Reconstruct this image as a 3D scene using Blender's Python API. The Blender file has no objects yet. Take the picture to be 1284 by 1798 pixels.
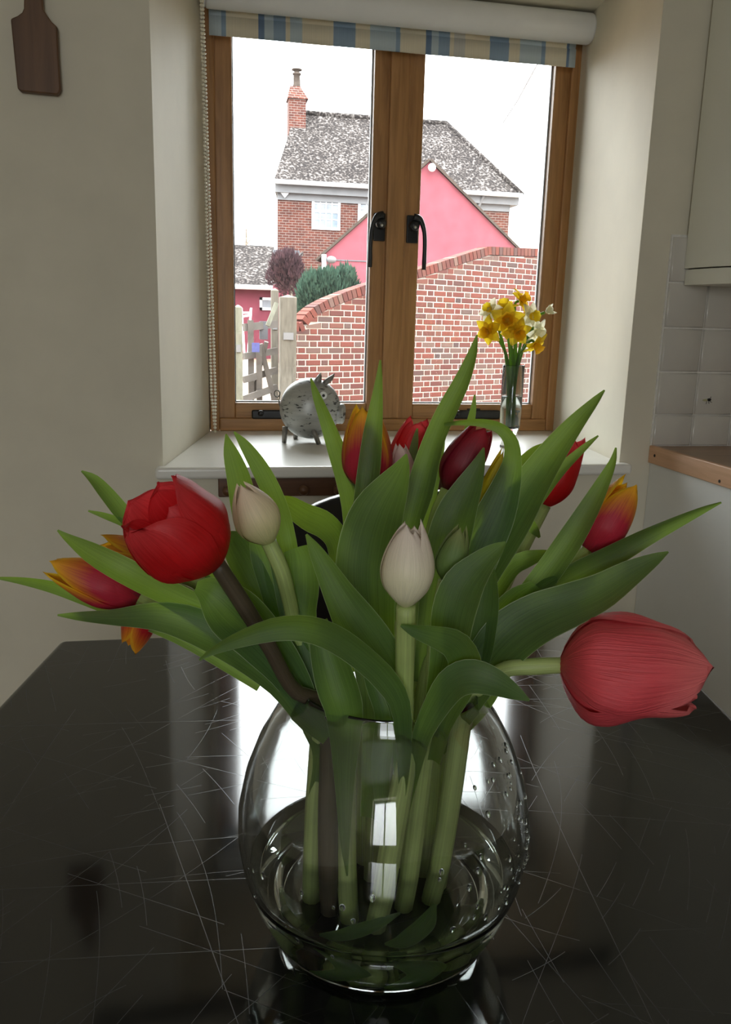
import bpy, bmesh, math, random
from mathutils import Vector, Matrix, noise

# ------------------------------------------------------------------ camera, world, light, exposure
F = 1451.56; YAW = 0.19724; PITCH = 0.22736; ROLL = 0.02623
SILL = 0.87
CAM = Vector((0.0, -1.8156, SILL + 0.3159))
_cy, _sy = math.cos(YAW), math.sin(YAW)
CW = Vector((_sy*math.cos(PITCH), _cy*math.cos(PITCH), -math.sin(PITCH)))
_r = Vector((_cy, -_sy, 0)); _u = _r.cross(CW)
CR = math.cos(ROLL)*_r + math.sin(ROLL)*_u
CU = -math.sin(ROLL)*_r + math.cos(ROLL)*_u
sc = bpy.context.scene
COL = sc.collection
cd = bpy.data.cameras.new('camera'); cam = bpy.data.objects.new('camera', cd); COL.objects.link(cam)
m3 = Matrix((CR, CU, -CW)).transposed()
cam.matrix_world = Matrix.Translation(CAM) @ m3.to_4x4()
cd.sensor_fit = 'VERTICAL'; cd.sensor_height = 36.0; cd.sensor_width = 36.0
cd.lens = F/1798*36.0; cd.clip_start = 0.01; cd.clip_end = 500
sc.camera = cam

SKY = 17.0                                        # zenith radiance of a plain overcast sky (brighter overhead than at the horizon)
w = bpy.data.worlds.new('overcast_sky'); sc.world = w; w.use_nodes = True
nt = w.node_tree; bg = nt.nodes['Background']
bg.inputs['Color'].default_value = (0.95, 0.98, 1.0, 1)
_tc = nt.nodes.new('ShaderNodeTexCoord'); _sp = nt.nodes.new('ShaderNodeSeparateXYZ'); nt.links.new(_tc.outputs['Generated'], _sp.inputs[0])
_m1 = nt.nodes.new('ShaderNodeMath'); _m1.operation = 'MAXIMUM'; nt.links.new(_sp.outputs[2], _m1.inputs[0]); _m1.inputs[1].default_value = 0.0
_m2 = nt.nodes.new('ShaderNodeMath'); _m2.operation = 'MULTIPLY_ADD'; nt.links.new(_m1.outputs[0], _m2.inputs[0]); _m2.inputs[1].default_value = SKY*2/3; _m2.inputs[2].default_value = SKY/3
nt.links.new(_m2.outputs[0], bg.inputs['Strength'])
vs = sc.view_settings
vs.view_transform = 'Standard'; vs.look = 'None'; vs.gamma = 1.0; vs.use_curve_mapping = False; vs.exposure = 0.3
sc.cycles.use_denoising = True
sc.cycles.max_bounces = 16; sc.cycles.transmission_bounces = 14; sc.cycles.glossy_bounces = 6
sc.cycles.diffuse_bounces = 5; sc.cycles.transparent_max_bounces = 16
sc.cycles.caustics_refractive = True; sc.cycles.caustics_reflective = False
sc.cycles.sample_clamp_indirect = 8.0

def portal(name, loc, rot, sx, sy):                     # sky portals in the real window openings (they emit nothing)
    l = bpy.data.lights.new(name, 'AREA'); l.shape = 'RECTANGLE'; l.size = sx; l.size_y = sy
    l.cycles.is_portal = True
    o = bpy.data.objects.new(name, l); COL.objects.link(o); o.location = loc; o.rotation_euler = rot

# ------------------------------------------------------------------ pixel helpers (photo 1284 x 1798)
def ray(x, y): return (x-642)/F*CR + (899-y)/F*CU + CW
def onz(x, y, z): v = ray(x, y); return CAM + v*((z-CAM.z)/v.z)
def ony(x, y, Y): v = ray(x, y); return CAM + v*((Y-CAM.y)/v.y)
def zdep(p): return (p-CAM).dot(CW)
def topx(p):
    v = p-CAM; z = v.dot(CW); return 642+F*v.dot(CR)/z, 899-F*v.dot(CU)/z
TAB = 0.75
FH = Vector((_sy, _cy, 0)); RH = Vector((_cy, -_sy, 0))
VAX = onz(666, 1632, TAB)                          # vase axis on the table
def Q(x, y, dz):                                   # pixel -> point at depth dz behind the vase axis
    v = ray(x, y); t = ((VAX-CAM).dot(FH)+dz)/v.dot(FH); return CAM+v*t
def VL(r, f, z): return VAX + RH*r + FH*f + Vector((0, 0, z))

# ------------------------------------------------------------------ materials
MATS = {}
def newmat(name):
    m = bpy.data.materials.new(name); m.use_nodes = True; MATS[name] = m
    return m, m.node_tree, m.node_tree.nodes['Principled BSDF']
def ramp(nt, stops, fac=None, interp='LINEAR'):
    r = nt.nodes.new('ShaderNodeValToRGB'); e = r.color_ramp.elements; r.color_ramp.interpolation = interp
    while len(e) < len(stops): e.new(0.5)
    for k, (p, c) in enumerate(stops):
        e[k].position = p; e[k].color = (*c, 1) if len(c) == 3 else c
    if fac is not None: nt.links.new(fac, r.inputs[0])
    return r
def math_n(nt, op, a, b=None, c=None):
    n = nt.nodes.new('ShaderNodeMath'); n.operation = op
    for k, v in enumerate((a, b, c)):
        if v is None: continue
        if isinstance(v, (int, float)): n.inputs[k].default_value = v
        else: nt.links.new(v, n.inputs[k])
    return n.outputs[0]
def texco(nt, kind='Object', scale=(1, 1, 1), rot=(0, 0, 0)):
    t = nt.nodes.new('ShaderNodeTexCoord'); m = nt.nodes.new('ShaderNodeMapping')
    m.inputs['Scale'].default_value = scale; m.inputs['Rotation'].default_value = rot
    nt.links.new(t.outputs[kind], m.inputs['Vector']); return m.outputs[0]
def noise_n(nt, vec, scale, detail=4, rough=0.55, dist=0.0):
    n = nt.nodes.new('ShaderNodeTexNoise'); n.inputs['Scale'].default_value = scale
    n.inputs['Detail'].default_value = detail; n.inputs['Roughness'].default_value = rough
    n.inputs['Distortion'].default_value = dist
    if vec is not None: nt.links.new(vec, n.inputs['Vector'])
    return n.outputs['Fac']
def bump_n(nt, bsdf, h, strength, dist=0.01):
    b = nt.nodes.new('ShaderNodeBump'); b.inputs['Strength'].default_value = strength; b.inputs['Distance'].default_value = dist
    nt.links.new(h, b.inputs['Height']); nt.links.new(b.outputs[0], bsdf.inputs['Normal'])
def plain(name, col, rough=0.5, var=0.12, scale=20, stretch=(1, 1, 1), bump=0.0, metal=0.0, spec=0.5, coords='Object'):
    m, nt, b = newmat(name)
    v = texco(nt, coords, stretch); n = noise_n(nt, v, scale)
    lo = tuple(c*(1-var) for c in col); hi = tuple(min(1, c*(1+var)) for c in col)
    nt.links.new(ramp(nt, [(0.3, lo), (0.7, hi)], n).outputs[0], b.inputs['Base Color'])
    b.inputs['Roughness'].default_value = rough; b.inputs['Metallic'].default_value = metal
    b.inputs['Specular IOR Level'].default_value = spec
    if bump: bump_n(nt, b, n, bump)
    return m
def wood(name, dark, light, axis=0, scale=6, rough=0.45):
    m, nt, b = newmat(name)
    st = [14, 14, 14]; st[axis] = 0.9
    v = texco(nt, 'Object', st); n = noise_n(nt, v, scale, 6, 0.6, 0.6)
    nt.links.new(ramp(nt, [(0.3, dark), (0.7, light)], n).outputs[0], b.inputs['Base Color'])
    b.inputs['Roughness'].default_value = rough; bump_n(nt, b, n, 0.08, 0.002)
    return m
def leafmat(name, front, trans, tw=0.45, rough=0.42, stripe=0.0):
    m, nt, b = newmat(name)
    v = texco(nt, 'UV', (26, 1.2, 1)); n = noise_n(nt, v, 1.6, 4, 0.6)
    v2 = texco(nt, 'Object'); n2 = noise_n(nt, v2, 16, 3)
    s = math_n(nt, 'ADD', math_n(nt, 'MULTIPLY', n, 0.6), math_n(nt, 'MULTIPLY', n2, 0.4))
    lo = tuple(c*0.72 for c in front); hi = tuple(c*1.28 for c in front)
    sp = nt.nodes.new('ShaderNodeSeparateXYZ'); tcu = nt.nodes.new('ShaderNodeTexCoord'); nt.links.new(tcu.outputs['UV'], sp.inputs[0])
    mg = math_n(nt, 'GREATER_THAN', math_n(nt, 'ABSOLUTE', math_n(nt, 'SUBTRACT', sp.outputs[0], 0.5)), 0.490)
    kk_ = nt.nodes.new('ShaderNodeMix'); kk_.data_type = 'RGBA'; nt.links.new(mg, kk_.inputs[0])
    nt.links.new(ramp(nt, [(0.35, lo), (0.65, hi)], s).outputs[0], kk_.inputs[6]); kk_.inputs[7].default_value = (0.50, 0.58, 0.36, 1)   # pale leaf margin, which also paints rim light along the edges
    nt.links.new(kk_.outputs[2], b.inputs['Base Color'])
    b.inputs['Roughness'].default_value = rough; b.inputs['Specular IOR Level'].default_value = 0.38
    bump_n(nt, b, n, 0.25 if not stripe else stripe, 0.001)
    tr = nt.nodes.new('ShaderNodeBsdfTranslucent')
    lo = tuple(c*0.8 for c in trans); hi = tuple(min(1, c*1.2) for c in trans)
    nt.links.new(ramp(nt, [(0.35, lo), (0.65, hi)], s).outputs[0], tr.inputs[0])
    mx = nt.nodes.new('ShaderNodeMixShader'); mx.inputs[0].default_value = tw
    nt.links.new(b.outputs[0], mx.inputs[1]); nt.links.new(tr.outputs[0], mx.inputs[2])
    nt.links.new(mx.outputs[0], nt.nodes['Material Output'].inputs[0])
    return m
def petalmat(name, base, mid, tip, edge=None, eamt=0.0, tw=0.45, t0=0.62, t1=0.92, rough=0.42, crease=0.35):
    """u across (0..1), v along (0 base .. 1 tip); tip and margin may carry another colour."""
    m, nt, b = newmat(name)
    uv = nt.nodes.new('ShaderNodeTexCoord'); sp = nt.nodes.new('ShaderNodeSeparateXYZ')
    nt.links.new(uv.outputs['UV'], sp.inputs[0]); u, v = sp.outputs[0], sp.outputs[1]
    st = noise_n(nt, texco(nt, 'UV', (30, 1.4, 1)), 1.5, 4, 0.6)
    a = math_n(nt, 'ABSOLUTE', math_n(nt, 'SUBTRACT', u, 0.5)); a2 = math_n(nt, 'MULTIPLY', a, 2.0)
    f = math_n(nt, 'ADD', v, math_n(nt, 'MULTIPLY', math_n(nt, 'POWER', a2, 3.0), eamt))
    f = math_n(nt, 'ADD', f, math_n(nt, 'MULTIPLY', math_n(nt, 'SUBTRACT', st, 0.5), 0.30))
    edge = edge or tip
    r = ramp(nt, [(0.0, base), (0.2, mid), (t0, mid), (t1, tip), (1.0, edge)], f)
    k = nt.nodes.new('ShaderNodeMix'); k.data_type = 'RGBA'; k.blend_type = 'MULTIPLY'; k.inputs[0].default_value = 0.5
    nt.links.new(r.outputs[0], k.inputs[6]); nt.links.new(ramp(nt, [(0.3, (0.7, 0.7, 0.7)), (0.7, (1.05, 1.05, 1.05))], st).outputs[0], k.inputs[7])
    nt.links.new(k.outputs[2], b.inputs['Base Color'])
    b.inputs['Roughness'].default_value = rough; bump_n(nt, b, st, crease, 0.001 if crease < .5 else .003)
    b.inputs['Specular IOR Level'].default_value = 0.4
    tr = nt.nodes.new('ShaderNodeBsdfTranslucent'); nt.links.new(k.outputs[2], tr.inputs[0])
    mx = nt.nodes.new('ShaderNodeMixShader'); mx.inputs[0].default_value = tw
    nt.links.new(b.outputs[0], mx.inputs[1]); nt.links.new(tr.outputs[0], mx.inputs[2])
    nt.links.new(mx.outputs[0], nt.nodes['Material Output'].inputs[0])
    return m
def glassmat(name, ior, col=(1, 1, 1), rough=0.0):
    m = bpy.data.materials.new(name); m.use_nodes = True; nt = m.node_tree; nt.nodes.clear()
    o = nt.nodes.new('ShaderNodeOutputMaterial'); g = nt.nodes.new('ShaderNodeBsdfGlass')
    g.inputs['IOR'].default_value = ior; g.inputs['Color'].default_value = (*col, 1); g.inputs['Roughness'].default_value = rough
    nt.links.new(g.outputs[0], o.inputs[0]); MATS[name] = m; return m
def panemat(name, tint=(1, 1, 1), haze=0.0):
    m = bpy.data.materials.new(name); m.use_nodes = True; nt = m.node_tree; nt.nodes.clear()
    o = nt.nodes.new('ShaderNodeOutputMaterial'); t = nt.nodes.new('ShaderNodeBsdfTransparent'); t.inputs[0].default_value = (*tint, 1)
    g = nt.nodes.new('ShaderNodeBsdfGlossy'); g.inputs['Roughness'].default_value = 0.0
    fr = nt.nodes.new('ShaderNodeFresnel'); fr.inputs[0].default_value = 1.45
    mx = nt.nodes.new('ShaderNodeMixShader'); nt.links.new(fr.outputs[0], mx.inputs[0])
    base = t.outputs[0]
    if haze:                                           # faint milky veil mixed into the pane to imitate glare
        d = nt.nodes.new('ShaderNodeBsdfTranslucent'); d.inputs[0].default_value = (0.9, 0.92, 0.95, 1)
        m2 = nt.nodes.new('ShaderNodeMixShader')
        nz = noise_n(nt, texco(nt, 'Object'), 5, 5)
        nt.links.new(math_n(nt, 'MULTIPLY', nz, haze*2), m2.inputs[0])
        nt.links.new(t.outputs[0], m2.inputs[1]); nt.links.new(d.outputs[0], m2.inputs[2]); base = m2.outputs[0]
    nt.links.new(base, mx.inputs[1]); nt.links.new(g.outputs[0], mx.inputs[2]); nt.links.new(mx.outputs[0], o.inputs[0])
    MATS[name] = m; return m

M = MATS
plain('wall_paint', (0.76, 0.715, 0.585), 0.85, 0.04, 8, bump=0.05)
plain('reveal_paint', (0.76, 0.715, 0.585), 0.7, 0.03, 8, bump=0.04)
plain('sill_paint', (0.86, 0.85, 0.80), 0.28, 0.03, 8)
plain('ceiling_paint', (0.8, 0.79, 0.75), 0.9, 0.03, 6)
wood('floor_wood', (0.16, 0.11, 0.07), (0.26, 0.19, 0.12), 0, 4)
wood('oak', (0.30, 0.145, 0.048), (0.50, 0.26, 0.098), 2, 5, 0.4)
wood('oak_rail', (0.30, 0.145, 0.048), (0.50, 0.26, 0.098), 0, 5, 0.4)
wood('dark_oak', (0.085, 0.035, 0.013), (0.15, 0.065, 0.025), 0, 5, 0.4)
wood('board_wood', (0.095, 0.045, 0.018), (0.17, 0.083, 0.036), 2, 3, 0.5)
wood('lipping_wood', (0.62, 0.35, 0.19), (0.76, 0.46, 0.28), 1, 5, 0.4)
wood('worktop_wood', (0.30, 0.18, 0.105), (0.46, 0.30, 0.18), 0, 4, 0.35)
plain('unit_white', (0.84, 0.85, 0.83), 0.4, 0.02, 5)
plain('cabinet_cream', (0.80, 0.79, 0.69), 0.28, 0.02, 5)
plain('tile_glaze', (0.66, 0.635, 0.58), 0.16, 0.07, 4)
plain('grout', (0.80, 0.78, 0.73), 0.8, 0.1, 60)
plain('black_iron', (0.012, 0.012, 0.013), 0.35, 0.2, 40)
plain('black_leather', (0.010, 0.010, 0.012), 0.32, 0.2, 40, bump=0.1)
plain('steel', (0.55, 0.55, 0.55), 0.3, 0.1, 40, metal=1.0)
plain('hole_dark', (0.03, 0.02, 0.015), 0.8)
plain('chain_bead', (0.86, 0.82, 0.68), 0.35, 0.05, 40)
plain('vinyl_white', (0.84, 0.85, 0.84), 0.5, 0.03, 10)
panemat('window_glass', (0.97, 0.985, 0.98), 0.003)
panemat('house_glass', (0.5, 0.55, 0.6))
glassmat('vase_glass', 1.48, (0.985, 0.995, 0.992))
glassmat('water', 1.333, (0.985, 1.0, 0.99))
# tulip leaves and petals
leafmat('leaf_mid', (0.085, 0.155, 0.055), (0.40, 0.62, 0.04), 0.45)
leafmat('leaf_gloss', (0.085, 0.155, 0.055), (0.40, 0.62, 0.04), 0.45, 0.2, 0.9)
leafmat('stem_green', (0.44, 0.54, 0.20), (0.55, 0.68, 0.15), 0.2)
leafmat('stem_dark', (0.085, 0.065, 0.04), (0.14, 0.10, 0.04), 0.15)
petalmat('petal_red', (0.62, 0.02, 0.02), (0.80, 0.022, 0.026), (0.85, 0.07, 0.08), tw=0.5)
petalmat('petal_faded_red', (0.80, 0.09, 0.11), (0.86, 0.10, 0.12), (0.90, 0.20, 0.20), tw=0.2, rough=0.45, crease=0.6)
petalmat('petal_crimson', (0.17, 0.012, 0.03), (0.26, 0.010, 0.03), (0.40, 0.015, 0.03), tw=0.35)
petalmat('petal_flame', (0.40, 0.035, 0.09), (0.66, 0.035, 0.075), (0.95, 0.50, 0.02), (0.98, 0.66, 0.03), 0.30, 0.45, 0.58, 0.97)
petalmat('petal_flame_red', (0.5, 0.03, 0.05), (0.70, 0.03, 0.04), (0.95, 0.42, 0.03), (0.96, 0.55, 0.04), 0.40, 0.5, 0.6, 0.98)
petalmat('petal_white', (0.76, 0.78, 0.40), (0.93, 0.88, 0.63), (0.93, 0.81, 0.70), tw=0.2, t0=0.4, t1=0.9)
petalmat('petal_blush', (0.60, 0.64, 0.22), (0.80, 0.74, 0.38), (0.88, 0.70, 0.52), tw=0.14, t0=0.3, t1=0.95)
petalmat('petal_pink', (0.7, 0.42, 0.42), (0.8, 0.5, 0.5), (0.8, 0.6, 0.55), tw=0.4)
petalmat('petal_green', (0.14, 0.24, 0.06), (0.20, 0.31, 0.09), (0.33, 0.38, 0.14), tw=0.35)
petalmat('petal_yellow', (0.40, 0.36, 0.03), (0.60, 0.46, 0.02), (0.72, 0.52, 0.03), tw=0.4)
petalmat('daffodil_yellow', (0.75, 0.50, 0.02), (0.86, 0.62, 0.02), (0.90, 0.68, 0.05), tw=0.45)
petalmat('daffodil_cup', (0.80, 0.42, 0.01), (0.88, 0.48, 0.01), (0.90, 0.52, 0.02), tw=0.45)
petalmat('daffodil_pale', (0.86, 0.84, 0.55), (0.88, 0.86, 0.66), (0.88, 0.87, 0.72), tw=0.45)
# outdoors
plain('gravel', (0.200, 0.150, 0.110), 0.95, 0.45, 9, bump=0.3)
plain('mortar', (0.380, 0.330, 0.290), 0.95, 0.15, 12)
plain('pink_render', (0.200, 0.058, 0.073), 0.95, 0.10, 3, bump=0.1)
plain('old_pink_render', (0.160, 0.040, 0.056), 0.95, 0.18, 3)
plain('verge_tile', (0.055, 0.043, 0.036), 0.9, 0.3, 5)
plain('white_paint', (0.600, 0.620, 0.640), 0.5, 0.04, 5)
plain('grey_gutter', (0.160, 0.160, 0.165), 0.5, 0.08, 3)
plain('dark_gutter', (0.10, 0.10, 0.11), 0.6, 0.1, 3)
plain('weathered_wood', (0.110, 0.100, 0.083), 0.9, 0.25, 6, (6, 6, 1))
plain('lichen_wood', (0.150, 0.150, 0.120), 0.9, 0.25, 6, (6, 6, 1))
plain('old_rail', (0.100, 0.090, 0.082), 0.9, 0.25, 6)
plain('curtain_grey', (0.200, 0.215, 0.235), 0.8, 0.2, 3)
plain('juniper_leaf', (0.035, 0.066, 0.046), 0.85, 0.5, 6)
plain('purple_leaf', (0.050, 0.027, 0.031), 0.9, 0.5, 5)
plain('bark', (0.2, 0.17, 0.14), 0.9, 0.3, 10)
plain('blue_sign', (0.06, 0.07, 0.22), 0.4)
def brickobj(name, attr):
    m, nt, b = newmat(name)
    if attr:
        a = nt.nodes.new('ShaderNodeAttribute'); a.attribute_name = 'tone'; fac = a.outputs['Fac']
    else:
        fac = nt.nodes.new('ShaderNodeObjectInfo').outputs['Random']
    r = ramp(nt, [(0.0, (0.1110, 0.0337, 0.0279)), (0.25, (0.1357, 0.0405, 0.0308)), (0.45, (0.0906, 0.0325, 0.0295)), (0.62, (0.1232, 0.0487, 0.0382)),
                  (0.78, (0.0698, 0.0382, 0.0367)), (0.9, (0.1397, 0.0847, 0.0698)), (1.0, (0.0576, 0.0382, 0.0390))], fac)
    n = noise_n(nt, texco(nt, 'Object'), 14, 5)
    k = nt.nodes.new('ShaderNodeMix'); k.data_type = 'RGBA'; k.blend_type = 'MIX'
    nt.links.new(math_n(nt, 'MULTIPLY', n, 0.28), k.inputs[0]); nt.links.new(r.outputs[0], k.inputs[6]); k.inputs[7].default_value = (0.095, 0.072, 0.064, 1)
    nt.links.new(k.outputs[2], b.inputs['Base Color']); b.inputs['Roughness'].default_value = 0.95
brickobj('brick_single', False); brickobj('brick_joined', True)
def brickwall(name, c1, c2, mort, sx=1.0):
    m, nt, b = newmat(name)
    t = nt.nodes.new('ShaderNodeTexCoord'); sp = nt.nodes.new('ShaderNodeSeparateXYZ'); cb = nt.nodes.new('ShaderNodeCombineXYZ')
    nt.links.new(t.outputs['Object'], sp.inputs[0])
    nt.links.new(math_n(nt, 'ADD', sp.outputs[0], sp.outputs[1]), cb.inputs[0]); nt.links.new(sp.outputs[2], cb.inputs[1])
    br = nt.nodes.new('ShaderNodeTexBrick'); nt.links.new(cb.outputs[0], br.inputs['Vector'])
    br.inputs['Scale'].default_value = 1.0; br.inputs['Brick Width'].default_value = 0.225; br.inputs['Row Height'].default_value = 0.085
    br.inputs['Mortar Size'].default_value = 0.008; br.inputs['Color1'].default_value = (*c1, 1); br.inputs['Color2'].default_value = (*c2, 1)
    br.inputs['Mortar'].default_value = (*mort, 1); br.inputs['Bias'].default_value = -0.1
    n = noise_n(nt, t.outputs['Object'], 3.0, 6)
    k = nt.nodes.new('ShaderNodeMix'); k.data_type = 'RGBA'; k.blend_type = 'MULTIPLY'; k.inputs[0].default_value = 0.55
    nt.links.new(br.outputs['Color'], k.inputs[6]); nt.links.new(ramp(nt, [(0.3, (0.5, 0.5, 0.5)), (0.7, (1.2, 1.15, 1.1))], n).outputs[0], k.inputs[7])
    nt.links.new(k.outputs[2], b.inputs['Base Color']); b.inputs['Roughness'].default_value = 0.95
    bump_n(nt, b, br.outputs['Fac'], -0.4, 0.02)
brickwall('house_brick', (0.0982, 0.0328, 0.0235), (0.0655, 0.0262, 0.0223), (0.1770, 0.1508, 0.1377))
def rooftile(name, dark, light, lich, cover):
    m, nt, b = newmat(name)
    v = texco(nt, 'Object'); n = noise_n(nt, v, 16, 5, 0.7); n2 = noise_n(nt, v, 1.2, 3)
    vo = nt.nodes.new('ShaderNodeTexVoronoi'); vo.inputs['Scale'].default_value = 12; nt.links.new(v, vo.inputs['Vector'])
    s = math_n(nt, 'ADD', math_n(nt, 'MULTIPLY', vo.outputs['Distance'], 0.5), math_n(nt, 'MULTIPLY', n, 0.6))
    s = math_n(nt, 'ADD', s, math_n(nt, 'MULTIPLY', math_n(nt, 'SUBTRACT', n2, 0.5), 0.25))
    r = ramp(nt, [(cover-0.16, dark), (cover, light), (cover+0.12, lich)], s)
    nt.links.new(r.outputs[0], b.inputs['Base Color']); b.inputs['Roughness'].default_value = 0.95
rooftile('roof_tiles', (0.0128, 0.0108, 0.0108), (0.0360, 0.0296, 0.0272), (0.1120, 0.1008, 0.0960), 0.60)
rooftile('roof_tiles_low', (0.0128, 0.0108, 0.0108), (0.0360, 0.0296, 0.0272), (0.1120, 0.1008, 0.0960), 0.60)
for nm in ('gravel', 'mortar', 'pink_render', 'old_pink_render', 'verge_tile', 'grey_gutter', 'dark_gutter', 'weathered_wood', 'lichen_wood', 'old_rail', 'curtain_grey',
           'juniper_leaf', 'purple_leaf', 'bark', 'brick_single', 'brick_joined', 'house_brick', 'roof_tiles', 'roof_tiles_low'):
    MATS[nm].node_tree.nodes['Principled BSDF'].inputs['Specular IOR Level'].default_value = 0.05      # dry, dusty surfaces
# polished black table top with scratches
m, nt, b = newmat('black_stone')
v = texco(nt, 'Object'); tot = None
for k, (dens, amp, kk, mm, keep, wd) in enumerate(((16, .9, 3, 2.2, .80, .0005), (22, 1.6, 4, 3, .82, .0004), (14, .5, 2, 1.6, .80, .0005), (30, 1.2, 6, 5, .80, .0004), (38, .8, 5, 7, .82, .0004),
                                              (46, 2.0, 7, 9, .84, .00035), (26, .3, 3, 4, .84, .0005), (60, 1.5, 9, 14, .85, .0004), (75, 2.5, 11, 20, .86, .0004), (18, 2.4, 5, 3, .84, .0004))):
    mp = nt.nodes.new('ShaderNodeMapping'); mp.inputs['Location'].default_value = (k*3.71, k*1.93, 0); mp.inputs['Rotation'].default_value = (0, 0, k*1.27+.3)
    nt.links.new(v, mp.inputs['Vector']); sx_n = nt.nodes.new('ShaderNodeSeparateXYZ'); nt.links.new(mp.outputs[0], sx_n.inputs[0])
    bend = math_n(nt, 'MULTIPLY', math_n(nt, 'SINE', math_n(nt, 'MULTIPLY_ADD', sx_n.outputs[1], kk, k*1.0)), amp)
    u_ = math_n(nt, 'MULTIPLY_ADD', sx_n.outputs[0], dens, bend); ci = math_n(nt, 'FLOOR', u_); fr2 = math_n(nt, 'SUBTRACT', u_, ci)
    line = math_n(nt, 'LESS_THAN', math_n(nt, 'ABSOLUTE', math_n(nt, 'SUBTRACT', fr2, 0.5)), wd*.6*dens)
    wn = nt.nodes.new('ShaderNodeTexWhiteNoise'); wn.noise_dimensions = '2D'; cbx = nt.nodes.new('ShaderNodeCombineXYZ')
    nt.links.new(ci, cbx.inputs[0]); nt.links.new(math_n(nt, 'FLOOR', math_n(nt, 'MULTIPLY_ADD', sx_n.outputs[1], mm, math_n(nt, 'MULTIPLY', ci, 0.37))), cbx.inputs[1]); nt.links.new(cbx.outputs[0], wn.inputs[0])
    line = math_n(nt, 'MULTIPLY', line, math_n(nt, 'MULTIPLY', math_n(nt, 'GREATER_THAN', wn.outputs[0], keep), wn.outputs[0]))
    tot = line if tot is None else math_n(nt, 'MAXIMUM', tot, line)
nt.links.new(ramp(nt, [(0, (0.006, 0.0065, 0.0065)), (1, (0.016, 0.016, 0.0165))], tot).outputs[0], b.inputs['Base Color'])
nn = noise_n(nt, v, 5, 5)
rr = math_n(nt, 'ADD', math_n(nt, 'MULTIPLY', nn, 0.08), 0.045)
nt.links.new(math_n(nt, 'ADD', rr, math_n(nt, 'MULTIPLY', tot, 0.22)), b.inputs['Roughness'])
b.inputs['IOR'].default_value = 1.75
# striped blind cloth
m, nt, b = newmat('striped_cloth')
BL0, BL1 = 0.0, 1.0
uvn = nt.nodes.new('ShaderNodeTexCoord'); sp = nt.nodes.new('ShaderNodeSeparateXYZ'); nt.links.new(uvn.outputs['UV'], sp.inputs[0])
cream = (0.86, 0.79, 0.62); pale = (0.60, 0.70, 0.75); blue = (0.34, 0.46, 0.60); navy = (0.20, 0.29, 0.44); gry = (0.68, 0.67, 0.62)
px = lambda x: (x-360)/(1016-360)
stops = [(360, pale), (380, blue), (388, cream), (441, navy), (450, pale), (466, blue), (487, cream), (494, pale), (516, cream),
         (570, blue), (600, blue), (608, cream), (633, pale), (678, blue), (686, cream), (734, navy), (742, pale), (756, blue), (776, cream),
         (783, gry), (805, cream), (850, blue), (886, cream), (906, pale), (948, blue), (955, cream), (998, navy), (1003, pale)]
stops = stops[:32]
rp = ramp(nt, [(px(x), c) for x, c in stops], sp.outputs[0], 'CONSTANT')
wv = noise_n(nt, texco(nt, 'UV', (500, 120, 1)), 1.0, 2)
k = nt.nodes.new('ShaderNodeMix'); k.data_type = 'RGBA'; k.blend_type = 'MULTIPLY'; k.inputs[0].default_value = 0.35
nt.links.new(rp.outputs[0], k.inputs[6]); nt.links.new(ramp(nt, [(0.3, (.6, .6, .6)), (.7, (1.1, 1.1, 1.1))], wv).outputs[0], k.inputs[7])
nt.links.new(k.outputs[2], b.inputs['Base Color']); b.inputs['Roughness'].default_value = 0.9
tr = nt.nodes.new('ShaderNodeBsdfTranslucent'); nt.links.new(k.outputs[2], tr.inputs[0])
mx = nt.nodes.new('ShaderNodeMixShader'); mx.inputs[0].default_value = 0.2
nt.links.new(b.outputs[0], mx.inputs[1]); nt.links.new(tr.outputs[0], mx.inputs[2]); nt.links.new(mx.outputs[0], nt.nodes['Material Output'].inputs[0])
# speckled pig
m, nt, b = newmat('pig_metal')
v = texco(nt, 'Object', (1, 1, 2.2)); n = noise_n(nt, v, 60, 3, .5); n2 = noise_n(nt, texco(nt, 'Object', (.5, .5, 3)), 14, 4)
base = ramp(nt, [(0.3, (0.30, 0.31, 0.30)), (0.7, (0.50, 0.51, 0.49))], n2)
sp_ = ramp(nt, [(0.335, (0.05, 0.05, 0.05)), (0.40, (1, 1, 1))], n)
k = nt.nodes.new('ShaderNodeMix'); k.data_type = 'RGBA'; k.blend_type = 'MULTIPLY'; k.inputs[0].default_value = 0.9
nt.links.new(base.outputs[0], k.inputs[6]); nt.links.new(sp_.outputs[0], k.inputs[7]); nt.links.new(k.outputs[2], b.inputs['Base Color'])
b.inputs['Roughness'].default_value = 0.38; b.inputs['Metallic'].default_value = 0.35
plain('pig_dark', (0.22, 0.21, 0.19), 0.4, 0.2, 30, metal=0.5)

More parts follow.
